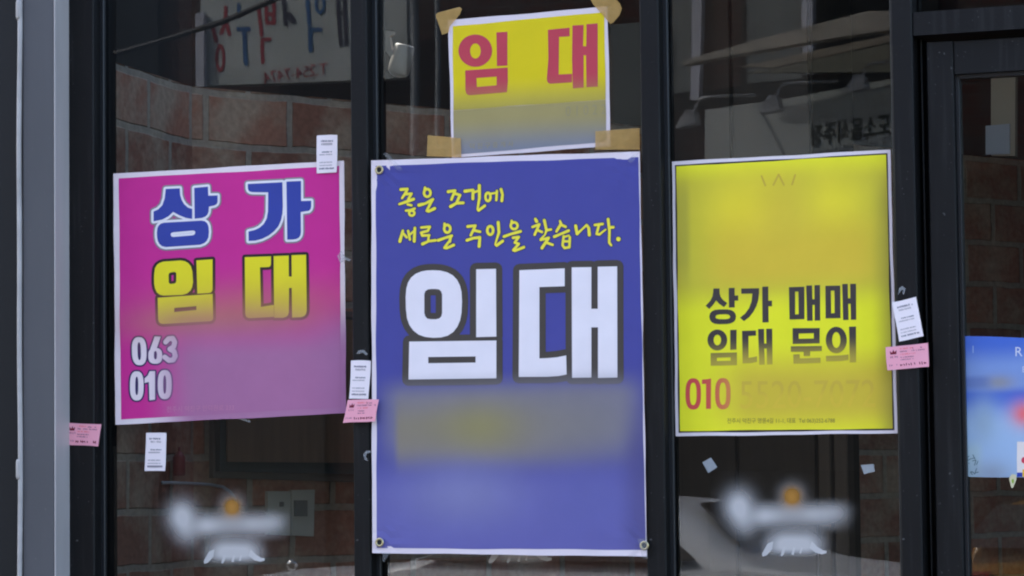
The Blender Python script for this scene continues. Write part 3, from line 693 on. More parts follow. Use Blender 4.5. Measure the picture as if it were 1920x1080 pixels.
T1 = [Glyph().area(c((640, 218), (808, 210), (812, 290), (830, 350), (860, 400), (905, 440), (955, 456), (955, 575), (880, 562), (800, 530), (728, 490), (670, 545), (600, 582), (495, 603), (495, 487), (550, 462), (600, 412), (628, 330))),
      Glyph().area(c((980, 205), (1143, 190), (1147, 298), (1258, 295), (1258, 370), (1248, 395), (1225, 412), (1155, 428), (1150, 490), (1135, 525), (1110, 548), (1070, 563), (985, 572))),
      Glyph().area(c((535, 740), (540, 690), (555, 655), (580, 632), (620, 620), (1060, 595), (1105, 602), (1135, 628), (1150, 665), (1155, 730), (1148, 795), (1130, 835), (1100, 862), (1050, 882), (640, 910), (595, 898), (565, 872), (545, 835), (537, 790)),
                   c((698, 760), (706, 742), (730, 733), (965, 712), (988, 720), (992, 742), (982, 762), (960, 771), (730, 790), (708, 783))),
      Glyph().area(c2((220, 158), (632, 138), (637, 430), (632, 510), (615, 590), (585, 660), (535, 720), (470, 772), (390, 812), (310, 833), (230, 838), (228, 725), (300, 708), (360, 680), (410, 635), (445, 570), (460, 490), (463, 258), (270, 255), (245, 248), (228, 235), (221, 213))),
      Glyph().area(c2((680, 130), (853, 122), (855, 362), (975, 358), (975, 430), (966, 460), (945, 478), (850, 492), (853, 730), (846, 770), (826, 800), (795, 815), (760, 820), (690, 822)))]
P.put(tri(T1, 7.2, 25), greyK, 2); P.put(tri(T1, 4.4, 25), whiteK, 3); P.put(tri(T1, 0, 25), blueK, 4)
c = crop(270, 460, 5.818)
T2 = [Glyph().area(c((110, 360), (112, 300), (120, 250), (140, 215), (170, 192), (210, 178), (400, 165), (445, 172), (485, 195), (512, 230), (528, 285), (535, 400), (525, 455), (505, 495), (470, 525), (420, 540), (210, 548), (170, 538), (140, 512), (120, 470), (111, 420)),
                   c((268, 322), (274, 304), (290, 296), (333, 290), (348, 297), (353, 313), (352, 390), (346, 408), (330, 417), (290, 421), (275, 414), (270, 400))),
      Glyph().area(c((572, 165), (748, 152), (748, 480), (742, 500), (728, 515), (700, 521), (582, 527))),
      Glyph().area(c((150, 572), (748, 530), (755, 790), (752, 808), (740, 822), (722, 828), (210, 858), (180, 852), (162, 835), (155, 805)), c((330, 684), (572, 663), (572, 705), (330, 728))),
      Glyph().area(c((1100, 130), (1385, 120), (1385, 205), (1378, 226), (1360, 236), (1265, 240), (1275, 672), (1416, 650), (1418, 780), (1150, 795), (1125, 788), (1110, 770), (1105, 740))),
      Glyph().area(c((1415, 118), (1578, 112), (1580, 340), (1612, 340), (1610, 108), (1768, 102), (1775, 710), (1768, 745), (1750, 770), (1715, 784), (1615, 788), (1612, 465), (1582, 465), (1580, 730), (1572, 760), (1552, 780), (1515, 790), (1420, 790)))]
P.put(tri(T2, 5.2, 25), blkK, 2); P.put(tri(T2, 0, 25), yelK, 3)
def pill(cx, cy, rx, ry, n=36, k=.42):        # condensed zero
    out = []
    for i in range(n):
        a = i*2*math.pi/n; ca, sa = math.cos(a), math.sin(a)
        out.append((cx+rx*math.copysign(abs(ca)**.8, ca), cy+ry*math.copysign(abs(sa)**.72, sa)))
    return out
def lean(p, cy, k): return [(x-(y-cy)*k, y) for x, y in p]
c = crop(220, 600, 5.683)
def Z(cx, cy, rx, ry, hx, hy, k=.0): return Glyph().area(c(*lean(pill(cx, cy, rx, ry), cy, k)), c(*lean(pill(cx, cy, hx, hy), cy, k)))
T3 = [Z(233, 332, 78, 150, 18, 95, -.03), Z(207, 702, 73, 156, 16, 98), Z(505, 688, 74, 155, 16, 98),
      Glyph().area(c(*pill(404, 382, 74, 84)), c(*pill(406, 375, 16, 44))).area(c((398, 175), (462, 178), (420, 300), (345, 370), (350, 310))),
      Glyph().area(c((345, 545), (402, 545), (402, 848), (342, 856), (336, 660), (290, 672), (290, 622), (325, 590))),
      Glyph().stroke(c((515, 235), (545, 200), (590, 195), (612, 235), (600, 285), (560, 310), (605, 335), (618, 385), (595, 425), (550, 430), (505, 395)), 4.6)]
P.put(tri(T3, 3.0, 25), navK, 2); P.put(tri(T3, 0, 25), palK, 3)
faint = ink('pink_small_type', (168, 118, 164), None)
P.put(text_px('전주시 덕진구 안덕원로 233', 312, 772, 9, slope=-.03, sx=.92), faint, 2)
magenta = P.build('poster', ORG, 'magenta poster with blue and yellow Korean letters on the left pane', 'poster', 'for rent posters on the shopfront')

# ---- blue banner
Q = [(696, 301), (1199.5, 284), (1213, 1043.5), (698, 1037)]
YN = -.0022; ORG = U(950, 660, YN)
BL = [(('b', 690, 760, 1160, 1230, 690, 750, 800, 905), (112, 116, 138), .9),
      (('b', 736, 752, 880, 1210, 722, 800, 830, 905), (122, 121, 104), .78),
      (('g', 905, 805, 75, 50), (130, 130, 80), .65), (('g', 1090, 800, 110, 70), (112, 116, 122), .5),
      (('b', 660, 690, 1250, 1260, 850, 930, 1100, 1110), (90, 95, 172), .8),
      (('g', 870, 925, 115, 60), (108, 116, 176), .95), (('g', 1110, 935, 90, 60), (84, 92, 168), .6),
      (('b', 1150, 1205, 1300, 1310, 720, 860, 1010, 1060), (66, 68, 128), .7)]
gb_ = wash_group('blue_banner_wash', BL, ORG, YN)
def crease(x, z, px, py, n, amp, ph):
    p = U(px, py, YN); dx, dz = x-p.x, z-p.z; q = math.hypot(dx, dz)
    return amp*math.sin(math.atan2(dz, dx)*n+ph)*min(1, q/.02)*math.exp(-q/.06)
def banner_wave(x, z):
    v = .0022*(1+math.sin(x*8.3+.5)*math.cos(z*4.1)*.55+.45*math.sin(z*7.5+x*2))
    return v+crease(x, z, 711, 318, 11, .0011, .4)+crease(x, z, 1196, 292, 11, .0011, 1.2)+crease(x, z, 711, 1017, 9, .0010, 2)+crease(x, z, 1208, 1023, 9, .0010, .7)+.0016
P = Print(YN, banner_wave, .0008, 12)
bw = ink('banner_border', (200, 202, 228), None, .35, .45); bb = ink('banner_field', (58, 65, 152), gb_, .38, .45)
bk = ink('banner_black', (60, 59, 61), gb_, .4, .4); bwh = ink('banner_white', (208, 215, 240), gb_, .38, .45)
by = ink('banner_yellow', (217, 213, 72), None); bnv = ink('banner_navy', (48, 50, 92), None)
o_ = P.quad(Q, bw, 0, 25); P.back(o_, paper)
P.quad([(704.5, 311), (1197, 294.5), (1210.5, 1031), (706.5, 1027.5)], bb, 1, 25)
c = crop(740, 480, 4.318); c2 = crop(950, 480, 4.322)
T = [Glyph().area(c((89, 330), (94, 265), (108, 215), (132, 175), (168, 145), (215, 125), (260, 117), (310, 115), (370, 118), (425, 132), (470, 156), (505, 192), (528, 238), (541, 290), (545, 370), (541, 460), (530, 520), (508, 572), (475, 615), (430, 645), (375, 660), (310, 663), (245, 655), (195, 637), (152, 605), (120, 560), (100, 505), (91, 430)),
                  c((240, 310), (248, 285), (268, 271), (295, 267), (335, 267), (360, 271), (377, 287), (384, 312), (384, 462), (377, 490), (360, 506), (335, 512), (292, 512), (265, 507), (248, 490), (240, 462))),
     Glyph().area(c((660, 107), (820, 104), (823, 653), (660, 657))),
     Glyph().area(c((118, 693), (823, 684), (823, 990), (112, 1000)), c((272, 818), (655, 813), (655, 863), (272, 868))),
     Glyph().area(c2((103, 115), (470, 100), (470, 245), (265, 252), (265, 830), (340, 827), (410, 820), (482, 806), (486, 960), (420, 973), (330, 979), (98, 980))),
     Glyph().area(c2((527, 92), (686, 90), (686, 428), (738, 428), (738, 87), (895, 84), (897, 985), (740, 988), (740, 578), (686, 578), (686, 985), (530, 987)))]
P.put(tri(T, 12, 12), bk, 2); P.put(tri(T, 0, 12), bwh, 3)
c = crop(730, 330, 7.2); c2 = crop(950, 390, 8.0); GW = Glyph()
def pen(f, w, *pts): GW.stroke(f(*pts), w)
def ringp(f, cx, cy, rx, ry, w=2.3):
    p = f(*ell(cx, cy, rx, ry, 14)); GW.stroke(p+[p[0]], w)
H, B2 = 2.6, 2.9
pen(c, [2.9, 2.5, 2.7, 2.2], (155, 183), (245, 175), (222, 225), (172, 298)); pen(c, 2.4, (232, 245), (300, 238), (255, 315)); pen(c, [2.2, 2.9, 2.9], (135, 380), (230, 348), (328, 312)); pen(c, 2.3, (248, 385), (300, 396)); pen(c, 2.4, (225, 468), (285, 462), (342, 440)); ringp(c, 303, 502, 36, 34)
pen(c, 2.2, (482, 155), (475, 185)); ringp(c, 512, 228, 44, 52, 2.5); pen(c, [3.2, 2.4, 2.8], (400, 393), (490, 370), (588, 315)); pen(c, [2.8, 2.4, 2.6, 3], (578, 325), (505, 470), (530, 478), (612, 438))
pen(c, [3, 2.5, 2.6], (795, 212), (888, 196), (838, 318)); pen(c, 2.6, (880, 235), (955, 258), (905, 365)); pen(c, [3.2, 2.6, 2.8], (828, 412), (905, 368), (998, 362))
pen(c, [3.2, 2.6, 2.9], (1022, 205), (1130, 190), (1128, 308)); pen(c, 2.2, (1140, 222), (1210, 195)); pen(c, [3, 2.7, 2.0, 2.6, 2.7], (1215, 128), (1216, 300), (1190, 450), (1205, 465), (1288, 402))
ringp(c, 1332, 282, 34, 56, 2.5); pen(c, 2.0, (1370, 238), (1440, 228)); pen(c, 2.4, (1452, 202), (1444, 325)); pen(c, [2.8, 2.5, 2.9], (1508, 180), (1528, 250), (1518, 335))
pen(c, [2.4, 3.1], (183, 738), (142, 882)); pen(c, 2.3, (183, 770), (235, 828)); pen(c, 2.4, (255, 742), (278, 858)); pen(c, 2.0, (275, 795), (340, 735)); pen(c, [2.6, 2.9], (345, 702), (336, 880))
pen(c, 2.4, (432, 695), (548, 685), (520, 740), (428, 765), (445, 805), (540, 800)); pen(c, 2.2, (535, 800), (525, 865)); pen(c, [3, 2.4, 2.6], (448, 918), (530, 880), (622, 868))
pen(c, 2.2, (745, 642), (742, 670)); ringp(c, 782, 712, 42, 52, 2.5); pen(c, [2.9, 2.4, 2.7], (660, 868), (740, 840), (842, 808)); pen(c, 2.6, (828, 818), (815, 888)); pen(c, [2.2, 2.6, 2.4, 2.8], (800, 890), (745, 968), (772, 975), (870, 932))
pen(c, [2.9, 2.5, 2.6], (1058, 682), (1162, 670), (1100, 800)); pen(c, 2.5, (1145, 735), (1225, 752)); pen(c, [2.9, 2.5, 2.6, 3], (1048, 868), (1130, 840), (1222, 828), (1212, 950))
ringp(c, 1362, 735, 40, 58, 2.6); pen(c, [2.9, 2.7, 1.6, 2.7, 2.8], (1470, 625), (1480, 760), (1428, 925), (1450, 938), (1530, 878))
pen(c2, 2.3, (75, 192), (72, 225)); ringp(c2, 112, 266, 52, 52, 2.4); pen(c2, [2.8, 2.4, 2.8], (-40, 428), (60, 392), (208, 350)); pen(c2, [2.5, 2.5, 2.3, 2.4, 2.6, 2.5, 2.7], (95, 447), (182, 435), (120, 520), (182, 538), (100, 632), (125, 642), (258, 588))
pen(c2, [2.5, 3.2], (430, 165), (450, 200)); pen(c2, 2.5, (388, 285), (490, 245), (420, 400)); pen(c2, 2.4, (470, 335), (530, 360)); pen(c2, [2.8, 2.5, 1.6, 2.2], (565, 185), (597, 330), (575, 400), (510, 470)); pen(c2, 2.3, (595, 335), (665, 322)); pen(c2, [2.2, 2.6, 3], (510, 480), (630, 448), (530, 600)); pen(c2, 2.4, (600, 520), (690, 552))
pen(c2, [2, 2.8, 2.5], (800, 195), (815, 240), (748, 350)); pen(c2, 2.5, (815, 250), (885, 282)); pen(c2, [2.8, 2.4, 2.7], (715, 430), (800, 395), (930, 340)); pen(c2, 2.4, (855, 425), (838, 560), (868, 600), (940, 588), (948, 440)); pen(c2, 2.2, (860, 500), (940, 500)); pen(c2, 1.8, (868, 432), (935, 412))
pen(c2, [2.9, 2.8, 1.8, 2.2, 2.7, 3], (1035, 268), (1056, 388), (1130, 320), (1200, 255), (1232, 300), (1240, 405))
pen(c2, 2.5, (1322, 255), (1440, 240)); pen(c2, [2.4, 2.4, 2.2, 1.6], (1382, 262), (1350, 388), (1390, 398), (1485, 322)); pen(c2, [2.7, 2.5, 2.4, 2.2], (1522, 168), (1542, 340), (1538, 520), (1568, 558)); pen(c2, 2.6, (1545, 292), (1600, 288)); pen(c2, 4.2, (1675, 465), (1677, 467))
P.put(tri([GW], 1.5, 12), bnv, 2); P.put(tri([GW], 0, 12), by, 3)
banner = P.build('banner', ORG, 'tall blue vinyl banner with giant white letters hung in the middle', 'banner', 'for rent posters on the shopfront')
brass = mat('grommet_brass', (.55, .46, .25, 1), (.40, .33, .2, 1), rough=.35, metal=.9); hole = mat('grommet_hole', G(.008), rough=.8)
def ring_on(px, py, y, r0, r1, mats, parent, name='grommet'):
    p = U(px, py, y); b = MB(); n = 28; vs = []
    prof = ((r0, 0), (r0+.0006, .0012), ((r0+r1)/2, .0018), (r1-.0006, .0011), (r1, 0))
    for r, h in prof: vs += [p+Vector((r*math.cos(i*2*math.pi/n), -h, r*math.sin(i*2*math.pi/n))) for i in range(n)]
    b.add(vs, [(j*n+i, j*n+(i+1) % n, (j+1)*n+(i+1) % n, (j+1)*n+i) for j in range(4) for i in range(n)], 0)
    b.add([p+Vector((r0*1.02*math.cos(i*2*math.pi/n), -.0002, r0*1.02*math.sin(i*2*math.pi/n))) for i in range(n)], [tuple(range(n-1, -1, -1))], 1)
    return b.build(name, mats, parent, smooth=True)
for px, py in ((711, 318.5), (711.5, 1017), (1208, 1023)): ring_on(px, py, YN-.0075, .0052, .0098, [brass, hole], banner)

# ---- small yellow poster at the top
Q = [(840, 38), (1139, 12), (1144.5, 274), (847, 296)]
YT = .0385; ORG = U(990, 150, YT)
TY = [(('b', 700, 710, 1300, 1310, 138, 215, 400, 410), (142, 138, 84), .9)]
TG = [(('b', 700, 710, 1300, 1310, 212, 290, 400, 410), (106, 120, 152), .95)]
gt = wash_group('yellow_sheet_wash', TY, ORG, YT); gt2 = wash_group('grey_band_wash', TG, ORG, YT)
P = Print(YT, lambda x, z: .0013*(1+math.sin(x*12+1)*.6*math.cos(z*9)+.4*math.sin(z*11)))
o_ = P.quad(Q, ink('small_border', (196, 198, 222), None), 0, 25); P.back(o_, paper)
P.quad([(849, 49), (1133, 23), (1135.5, 187), (850, 207)], ink('small_yellow', (194, 187, 20), gt), 1, 25)
P.quad([(850, 207.3), (1135.5, 187.3), (1137, 266), (866, 289), (850, 289)], ink('small_grey', (142, 139, 100), gt2), 1, 25)
c = crop(840, 30, 6.194); rd = ink('small_red', (168, 62, 84), [None, gt][1])
T = [Glyph().area(c(*ell(317, 402, 196, 188, 44)), c(*ell(318, 406, 62, 88, 30))), Glyph().area(c((562, 190), (690, 183), (690, 575), (568, 580))),
     Glyph().area(c((200, 632), (693, 598), (695, 750), (685, 885), (262, 920), (232, 917), (212, 900), (202, 860)), c((330, 720), (565, 703), (565, 805), (335, 825))),
     Glyph().area(c((1160, 160), (1412, 135), (1412, 235), (1290, 243), (1285, 680), (1440, 672), (1440, 770), (1190, 787), (1165, 778), (1150, 755), (1148, 725), (1165, 500))),
     Glyph().area(c((1445, 110), (1575, 102), (1568, 350), (1605, 352), (1608, 95), (1738, 85), (1740, 820), (1608, 828), (1602, 455), (1575, 455), (1575, 832), (1450, 842), (1440, 500)))]
P.put(tri(T, 0, 25), rd, 2)
fnt = ink('small_type_faint', (132, 132, 110), None)
P.put(text_px('0 1 0 2 2', 1060, 218, 20, slope=-.06, sx=.8), ink('small_number_faint', (134, 134, 112), None), 2)
P.put(text_px('덕 진 구 중 개 사', 880, 279, 9, slope=-.06, sx=1.0), fnt, 2)
P.build('poster', ORG, 'small yellow poster with big red letters taped at the top of the middle pane', 'poster', 'for rent posters on the shopfront')

# ---- yellow poster on the right pane
Q = [(1260, 303), (1669.5, 280.5), (1683, 812.5), (1267, 818)]
YY = .0400; ORG = U(1470, 550, YY)
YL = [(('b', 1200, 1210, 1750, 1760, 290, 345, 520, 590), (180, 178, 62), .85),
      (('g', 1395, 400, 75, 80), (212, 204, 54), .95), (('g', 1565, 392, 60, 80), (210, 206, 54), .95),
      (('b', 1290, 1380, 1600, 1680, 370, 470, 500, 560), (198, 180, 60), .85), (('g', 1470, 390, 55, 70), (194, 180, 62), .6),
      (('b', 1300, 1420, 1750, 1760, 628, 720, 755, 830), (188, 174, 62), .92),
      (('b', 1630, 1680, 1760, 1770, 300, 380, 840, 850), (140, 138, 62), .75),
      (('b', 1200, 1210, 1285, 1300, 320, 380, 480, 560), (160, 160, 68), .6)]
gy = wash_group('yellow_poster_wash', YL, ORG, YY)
FADE = [(('b', 1200, 1210, 1750, 1760, 540, 610, 625, 700), (0, 0, 0), 0)]
P = Print(YY, waver(8, 6, .0008, 1))
o_ = P.quad(Q, ink('right_border', (200, 203, 226), None), 0, 25); P.back(o_, paper)
P.quad([(1265.5, 309.5), (1664, 287), (1677, 806.5), (1272.5, 811.5)], ink('right_keyline', (42, 40, 46), None), 1, 25)
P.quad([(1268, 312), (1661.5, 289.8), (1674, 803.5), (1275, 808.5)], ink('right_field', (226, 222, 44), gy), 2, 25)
TX = [(('b', 1200, 1210, 1750, 1760, 470, 460, 535, 592), (150, 144, 66), .85), (('b', 1200, 1210, 1750, 1760, 628, 692, 760, 770), (168, 160, 66), .95),
      (('b', 1340, 1390, 1700, 1710, 640, 690, 760, 770), (172, 162, 66), .4)]
gk = wash_group('right_letters_wash', TX, ORG, YY)
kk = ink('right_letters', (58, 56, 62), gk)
c = crop(1310, 520, 6.0)
T = [Glyph().area(c((165, 125), (235, 125), (236, 180), (245, 215), (270, 250), (322, 290), (285, 335), (230, 297), (197, 260), (165, 305), (120, 355), (78, 320), (130, 265), (155, 215), (163, 165))),
     Glyph().area(c((338, 120), (405, 118), (405, 205), (445, 203), (445, 262), (405, 262), (405, 338), (340, 340))),
     Glyph().area(c((120, 440), (127, 408), (148, 382), (180, 367), (230, 361), (325, 361), (365, 368), (395, 385), (413, 410), (420, 440), (414, 475), (395, 500), (362, 517), (320, 525), (225, 527), (178, 521), (145, 503), (126, 475)),
                  c((188, 445), (195, 429), (215, 420), (240, 416), (310, 414), (335, 420), (350, 431), (355, 445), (348, 459), (330, 467), (300, 471), (235, 471), (205, 465), (192, 457))),
     Glyph().area(c((478, 125), (680, 122), (680, 180), (670, 255), (650, 320), (615, 388), (570, 445), (510, 493), (465, 455), (525, 405), (568, 345), (595, 270), (605, 182), (480, 185))),
     Glyph().area(c((715, 105), (783, 103), (783, 262), (825, 262), (825, 325), (785, 325), (787, 505), (718, 508))),
     Glyph().area(c((1015, 110), (1188, 105), (1190, 470), (1022, 475)), c((1085, 160), (1122, 160), (1125, 415), (1085, 417))),
     Glyph().area(c((1210, 92), (1275, 90), (1278, 245), (1303, 245), (1303, 88), (1365, 86), (1367, 485), (1305, 487), (1305, 310), (1280, 310), (1282, 487), (1220, 490))),
     Glyph().area(c((1425, 95), (1592, 92), (1595, 458), (1428, 462)), c((1487, 150), (1527, 148), (1530, 402), (1490, 405))),
     Glyph().area(c((1615, 75), (1677, 73), (1680, 235), (1705, 235), (1705, 72), (1770, 72), (1772, 475), (1712, 478), (1710, 298), (1682, 298), (1685, 478), (1625, 480))),
     Glyph().area(c(*ell(210, 705, 111, 118)), c(*ell(210, 705, 42, 60))), Glyph().area(c((355, 592), (427, 590), (425, 812), (355, 818))),
     Glyph().area(c((135, 852), (430, 845), (430, 988), (135, 995)), c((205, 905), (360, 900), (360, 938), (205, 942))),
     Glyph().area(c((488, 602), (645, 598), (645, 655), (560, 660), (560, 905), (620, 898), (655, 888), (657, 950), (590, 965), (495, 968))),
     Glyph().area(c((668, 582), (735, 580), (737, 745), (762, 745), (760, 578), (827, 578), (830, 978), (770, 982), (765, 800), (738, 800), (742, 982), (682, 985))),
     Glyph().area(c((1057, 572), (1362, 570), (1360, 742), (1057, 750)), c((1125, 632), (1295, 628), (1295, 688), (1125, 692))),
     Glyph().area(c((1037, 775), (1385, 772), (1385, 828), (1255, 832), (1252, 885), (1182, 885), (1180, 838), (1037, 838))),
     Glyph().area(c((1065, 868), (1135, 865), (1138, 912), (1370, 905), (1370, 962), (1067, 972))),
     Glyph().area(c(*ell(1548, 705, 118, 150)), c(*ell(1548, 705, 47, 90))), Glyph().area(c((1432, 885), (1600, 878), (1685, 868), (1685, 930), (1600, 942), (1435, 945))),
     Glyph().area(c((1692, 555), (1770, 553), (1770, 955), (1700, 958)))]
P.put(tri(T, 0, 25), kk, 3)
c = crop(1260, 690, 4.571)
RD = [(('b', 1316, 1385, 1800, 1810, 600, 610, 900, 910), (188, 138, 78), .85)]
T = [Glyph().area(c(*pill(182, 222, 66, 134)), c(*pill(182, 222, 29, 96))), Glyph().area(c(*pill(436, 220, 66, 134)), c(*pill(436, 220, 29, 96))),
     Glyph().area(c((257, 100), (300, 96), (335, 90), (333, 350), (292, 350), (292, 135), (257, 137)))]
P.put(tri(T, 0, 25), ink('right_number', (186, 72, 78), wash_group('right_number_wash', RD, ORG, YY)), 3)
P.put(text_px('5520-7072', 1385, 766, 56, slope=-.012, sx=.80), ink('right_number_faint', (194, 180, 64), wash_group('right_faint_wash', [(('b', 1200, 1210, 1640, 1680, 752, 728, 900, 910), (183, 168, 66), .97)], ORG, YY)), 3)
P.put(text_px('전주시 덕진구 명륜4길 11-1, 대표  Tel 063)252-6788', 1363, 793, 8.2, slope=-.004, sx=.86), ink('right_small_type', (120, 112, 60), None), 3)
CR = [(('b', 1200, 1210, 1750, 1760, 322, 338, 346, 356), (0, 0, 0), 0)]
crn = ink('right_crown_faint', (178, 162, 64), None)
P.put(tri([Glyph().stroke([(1428, 330), (1435, 348)], 1.6), Glyph().stroke([(1450, 347), (1460, 327), (1470, 347)], 1.6), Glyph().stroke([(1491, 328), (1485, 346)], 1.6)], 0), crn, 3)
P.build('poster', ORG, 'large plain yellow poster with black letters and red 010 on the right pane', 'poster', 'for rent posters on the shopfront')

# ---- blue poster on the door glass
Q = [(1802, 630), (1975, 634), (1980, 897), (1799, 893.5)]
YD = .0445; ORG = U(1880, 760, YD)
DL = [(('b', 1700, 1710, 2100, 2110, 640, 690, 720, 740), (112, 146, 214), .9), (('g', 1872, 717, 30, 14), (130, 136, 150), .85), (('b', 1790, 1795, 1840, 1870, 700, 714, 722, 735), (62, 90, 170), .6),
      (('b', 1700, 1710, 2100, 2110, 735, 800, 1000, 1010), (142, 178, 226), .95), (('g', 1845, 790, 26, 50), (128, 158, 192), .8),
      (('g', 1923, 776, 26, 24), (214, 104, 116), 1.0), (('b', 1790, 1800, 1830, 1850, 815, 850, 900, 910), (150, 182, 200), .7), (('g', 1860, 888, 40, 26), (120, 140, 170), .85)]
gd = wash_group('blue_poster_wash', DL, ORG, YD)
P = Print(YD, waver(9, 6, .0004))
o_ = P.quad(Q, ink('door_poster_field', (58, 100, 205), gd, .3, .5), 0, 25); P.back(o_, paper)
wt = ink('door_poster_type', (186, 200, 236), None); dn = ink('door_poster_dark', (70, 96, 110), None); dg_ = ink('door_poster_green', (62, 112, 92), None)
P.put(text_px('R', 1902, 668, 19), wt, 1); P.put(text_px('E', 1916, 698, 12), wt, 1); P.put(text_px('I', 1822, 662, 15), ink('door_poster_type_faint', (134, 164, 224), None), 1)
g1 = Glyph(); rr = random.Random(3)
for i in range(16):
    x = 1802+rr.random()*30; y = 858+rr.random()*30; g1.stroke([(x, y), (x+rr.uniform(-6, 8), y+rr.uniform(-12, 6))], .7)
P.put(tri([g1]), dn, 1)
g1 = Glyph()
for i in range(9):
    x = 1801+rr.random()*7; y = 856+rr.random()*18; g1.stroke([(x, y), (x+rr.uniform(-1, 4), y+rr.uniform(-5, 2))], 1.6)
P.put(tri([g1]), dg_, 2)
P.quad([(1907, 828), (1976, 830), (1979, 895), (1907, 894)], ink('door_poster_white', (205, 208, 220), None), 1)
P.quad([(1907, 886), (1917, 886), (1917, 894), (1907, 894)], ink('door_poster_navy', (40, 62, 170), None), 2)
P.quad([(1917.2, 880), (1978, 882), (1979, 894.5), (1917.2, 894)], ink('door_poster_gold', (220, 180, 60), None), 2)
P.put(tri([Glyph().area(ell(1920, 863, 5, 6))]), ink('door_poster_red', (190, 60, 90), None), 2)
P.build('poster', ORG, 'glossy sky blue poster on the door glass at the right edge', 'poster')
P = Print(.039, None, .0006); o_ = P.quad([(1892, 897), (1897, 889), (1905, 890), (1906, 899), (1899, 915), (1896, 914)], ink('tag_paper', (186, 190, 170), None), 0, 4); P.back(o_, paper)
P.put(tri([Glyph().area(ell(1899, 902, 2.2, 4))]), ink('tag_green', (120, 160, 60), None), 1)
P.build('paper_tag', U(1899, 900, .039), 'tiny pointed pale tag with a green mark at the bottom of the sky blue poster', 'tag')

# ================================================================== BROWN TAPE, CARDS, SCRAPS
def tape_mat(name, c, a):
    def f(t, X_, Z_, b):
        n = t.nodes.new('ShaderNodeTexNoise'); n.inputs['Scale'].default_value = 60; n.inputs['Detail'].default_value = 3
        tc = t.nodes.new('ShaderNodeTexCoord'); t.links.new(tc.outputs['Object'], n.inputs['Vector'])
        bp = t.nodes.new('ShaderNodeBump'); bp.inputs['Strength'].default_value = .5; bp.inputs['Distance'].default_value = .004
        t.links.new(n.outputs[0], bp.inputs['Height']); t.links.new(bp.outputs[0], b.inputs['Normal'])
        return math_(t, 'ADD', math_(t, 'MULTIPLY', n.outputs[0], .25), a-.12)
    return film_mat(name, c, f, .3)
tapem = tape_mat('packing_tape', A(174, 150, 96), .66); clearm = tape_mat('clear_tape', (.55, .55, .55, 1), .16)
def strip(q, y, m, name, label, cat, group=None, wr=.0006, th=.0002):
    P = Print(y, (lambda x, z: wr*(1+math.sin(x*130+z*60)*.5+.5*math.sin(z*170))) if wr else None, th)
    o_ = P.quad(q, m, 0, 9) if len(q) == 4 else None
    if o_ is None: P.put(tri([Glyph().area(q)], 0, 9), m, 0); o_ = q
    return P.build(name, U(q[0][0], q[0][1], y), label, cat, group)
GT = 'brown tape pieces holding the small yellow poster'
strip([(817, 29), (820, 24), (862, 13), (866, 17), (862, 27), (843, 50), (841, 61), (829, 65)], .0345, tapem, 'packing_tape', 'brown tape folded over the top left corner of the small yellow poster', 'tape', GT)
strip([(1106, -4), (1150, -6), (1162, 6), (1166, 16), (1162, 28), (1150, 42), (1144, 45), (1128, 26), (1112, 8)], .0345, tapem, 'packing_tape', 'brown tape with a rounded end over the top right corner of the small yellow poster', 'tape', GT)
strip([(802, 253.5), (864, 259), (865, 295), (800, 293)], .0345, tapem, 'packing_tape', 'brown tape piece at the bottom left corner of the small yellow poster', 'tape', GT)
strip([(1116, 246), (1199, 240), (1199.5, 280.5), (1116, 280.5)], .0345, tapem, 'packing_tape', 'brown tape piece at the bottom right corner of the small yellow poster, reaching the frame', 'tape', GT)
CT = 'clear tape strips at the banner corners'
strip([(718, 288), (726, 286), (756, 318), (744, 318)], -.0135, clearm, 'clear_tape', 'clear tape strip slanting over the top left corner of the blue banner', 'tape', CT)
strip([(1176, 300), (1192, 285), (1200, 285), (1184, 306)], -.0135, clearm, 'clear_tape', 'clear tape strip over the top right corner of the blue banner', 'tape', CT)
strip([(1196, 1012), (1213, 1008), (1214, 1048), (1204, 1046)], -.0135, clearm, 'clear_tape', 'clear tape strip over the bottom right corner of the blue banner', 'tape', CT)
strip([(718, 1036), (732, 1036), (720, 1054), (717, 1052)], -.0095, clearm, 'clear_tape', 'clear tape scrap under the bottom left corner of the blue banner', 'tape', CT)
curl = tape_mat('tape_curl', (.62, .62, .62, 1), .34)
GC = 'small clear tape curls on the front'
strip([(668, 664), (672, 657), (682, 656), (690, 664), (686, 666), (680, 661), (673, 663)], -.0016, curl, 'tape_curl', 'clear tape curl above the white card on the frame bar left of the banner', 'tape', GC, .0001)
strip([(1684, 553), (1686, 540), (1692, 536), (1698, 541), (1695, 552), (1692, 551), (1693, 543), (1690, 544)], -.0016, curl, 'tape_curl', 'clear tape curl above the tilted white card right of the yellow poster', 'tape', GC, .0001)
strip([(440, 783), (456, 784), (470, 789), (468, 792), (454, 788)], .0445, curl, 'tape_curl', 'clear tape sliver on the left pane just under the magenta poster', 'tape', GC, .0001)
strip([(684, 862), (681, 852), (686, 845), (695, 845), (695, 849), (688, 850), (686, 856), (690, 864)], -.0016, curl, 'tape_curl', 'clear tape curl on the frame bar beside the lower left of the blue banner', 'tape', GC, .0001)
strip([(632, 480), (640, 470), (648, 482), (658, 486), (656, 490), (646, 488), (638, 494)], .0350, curl, 'tape_curl', 'clear tape bits on the right edge of the magenta poster', 'tape', GC, .0001)
scrap = tape_mat('tape_scrap', (.55, .58, .60, 1), .55)
GS = 'tape scraps left on the right pane'
strip([(1317, 867), (1333, 858), (1345, 876), (1328, 887)], .0448, scrap, 'tape_scrap', 'tilted square tape scrap on the right pane, nearer the blue banner', 'tape', GS, .0001)
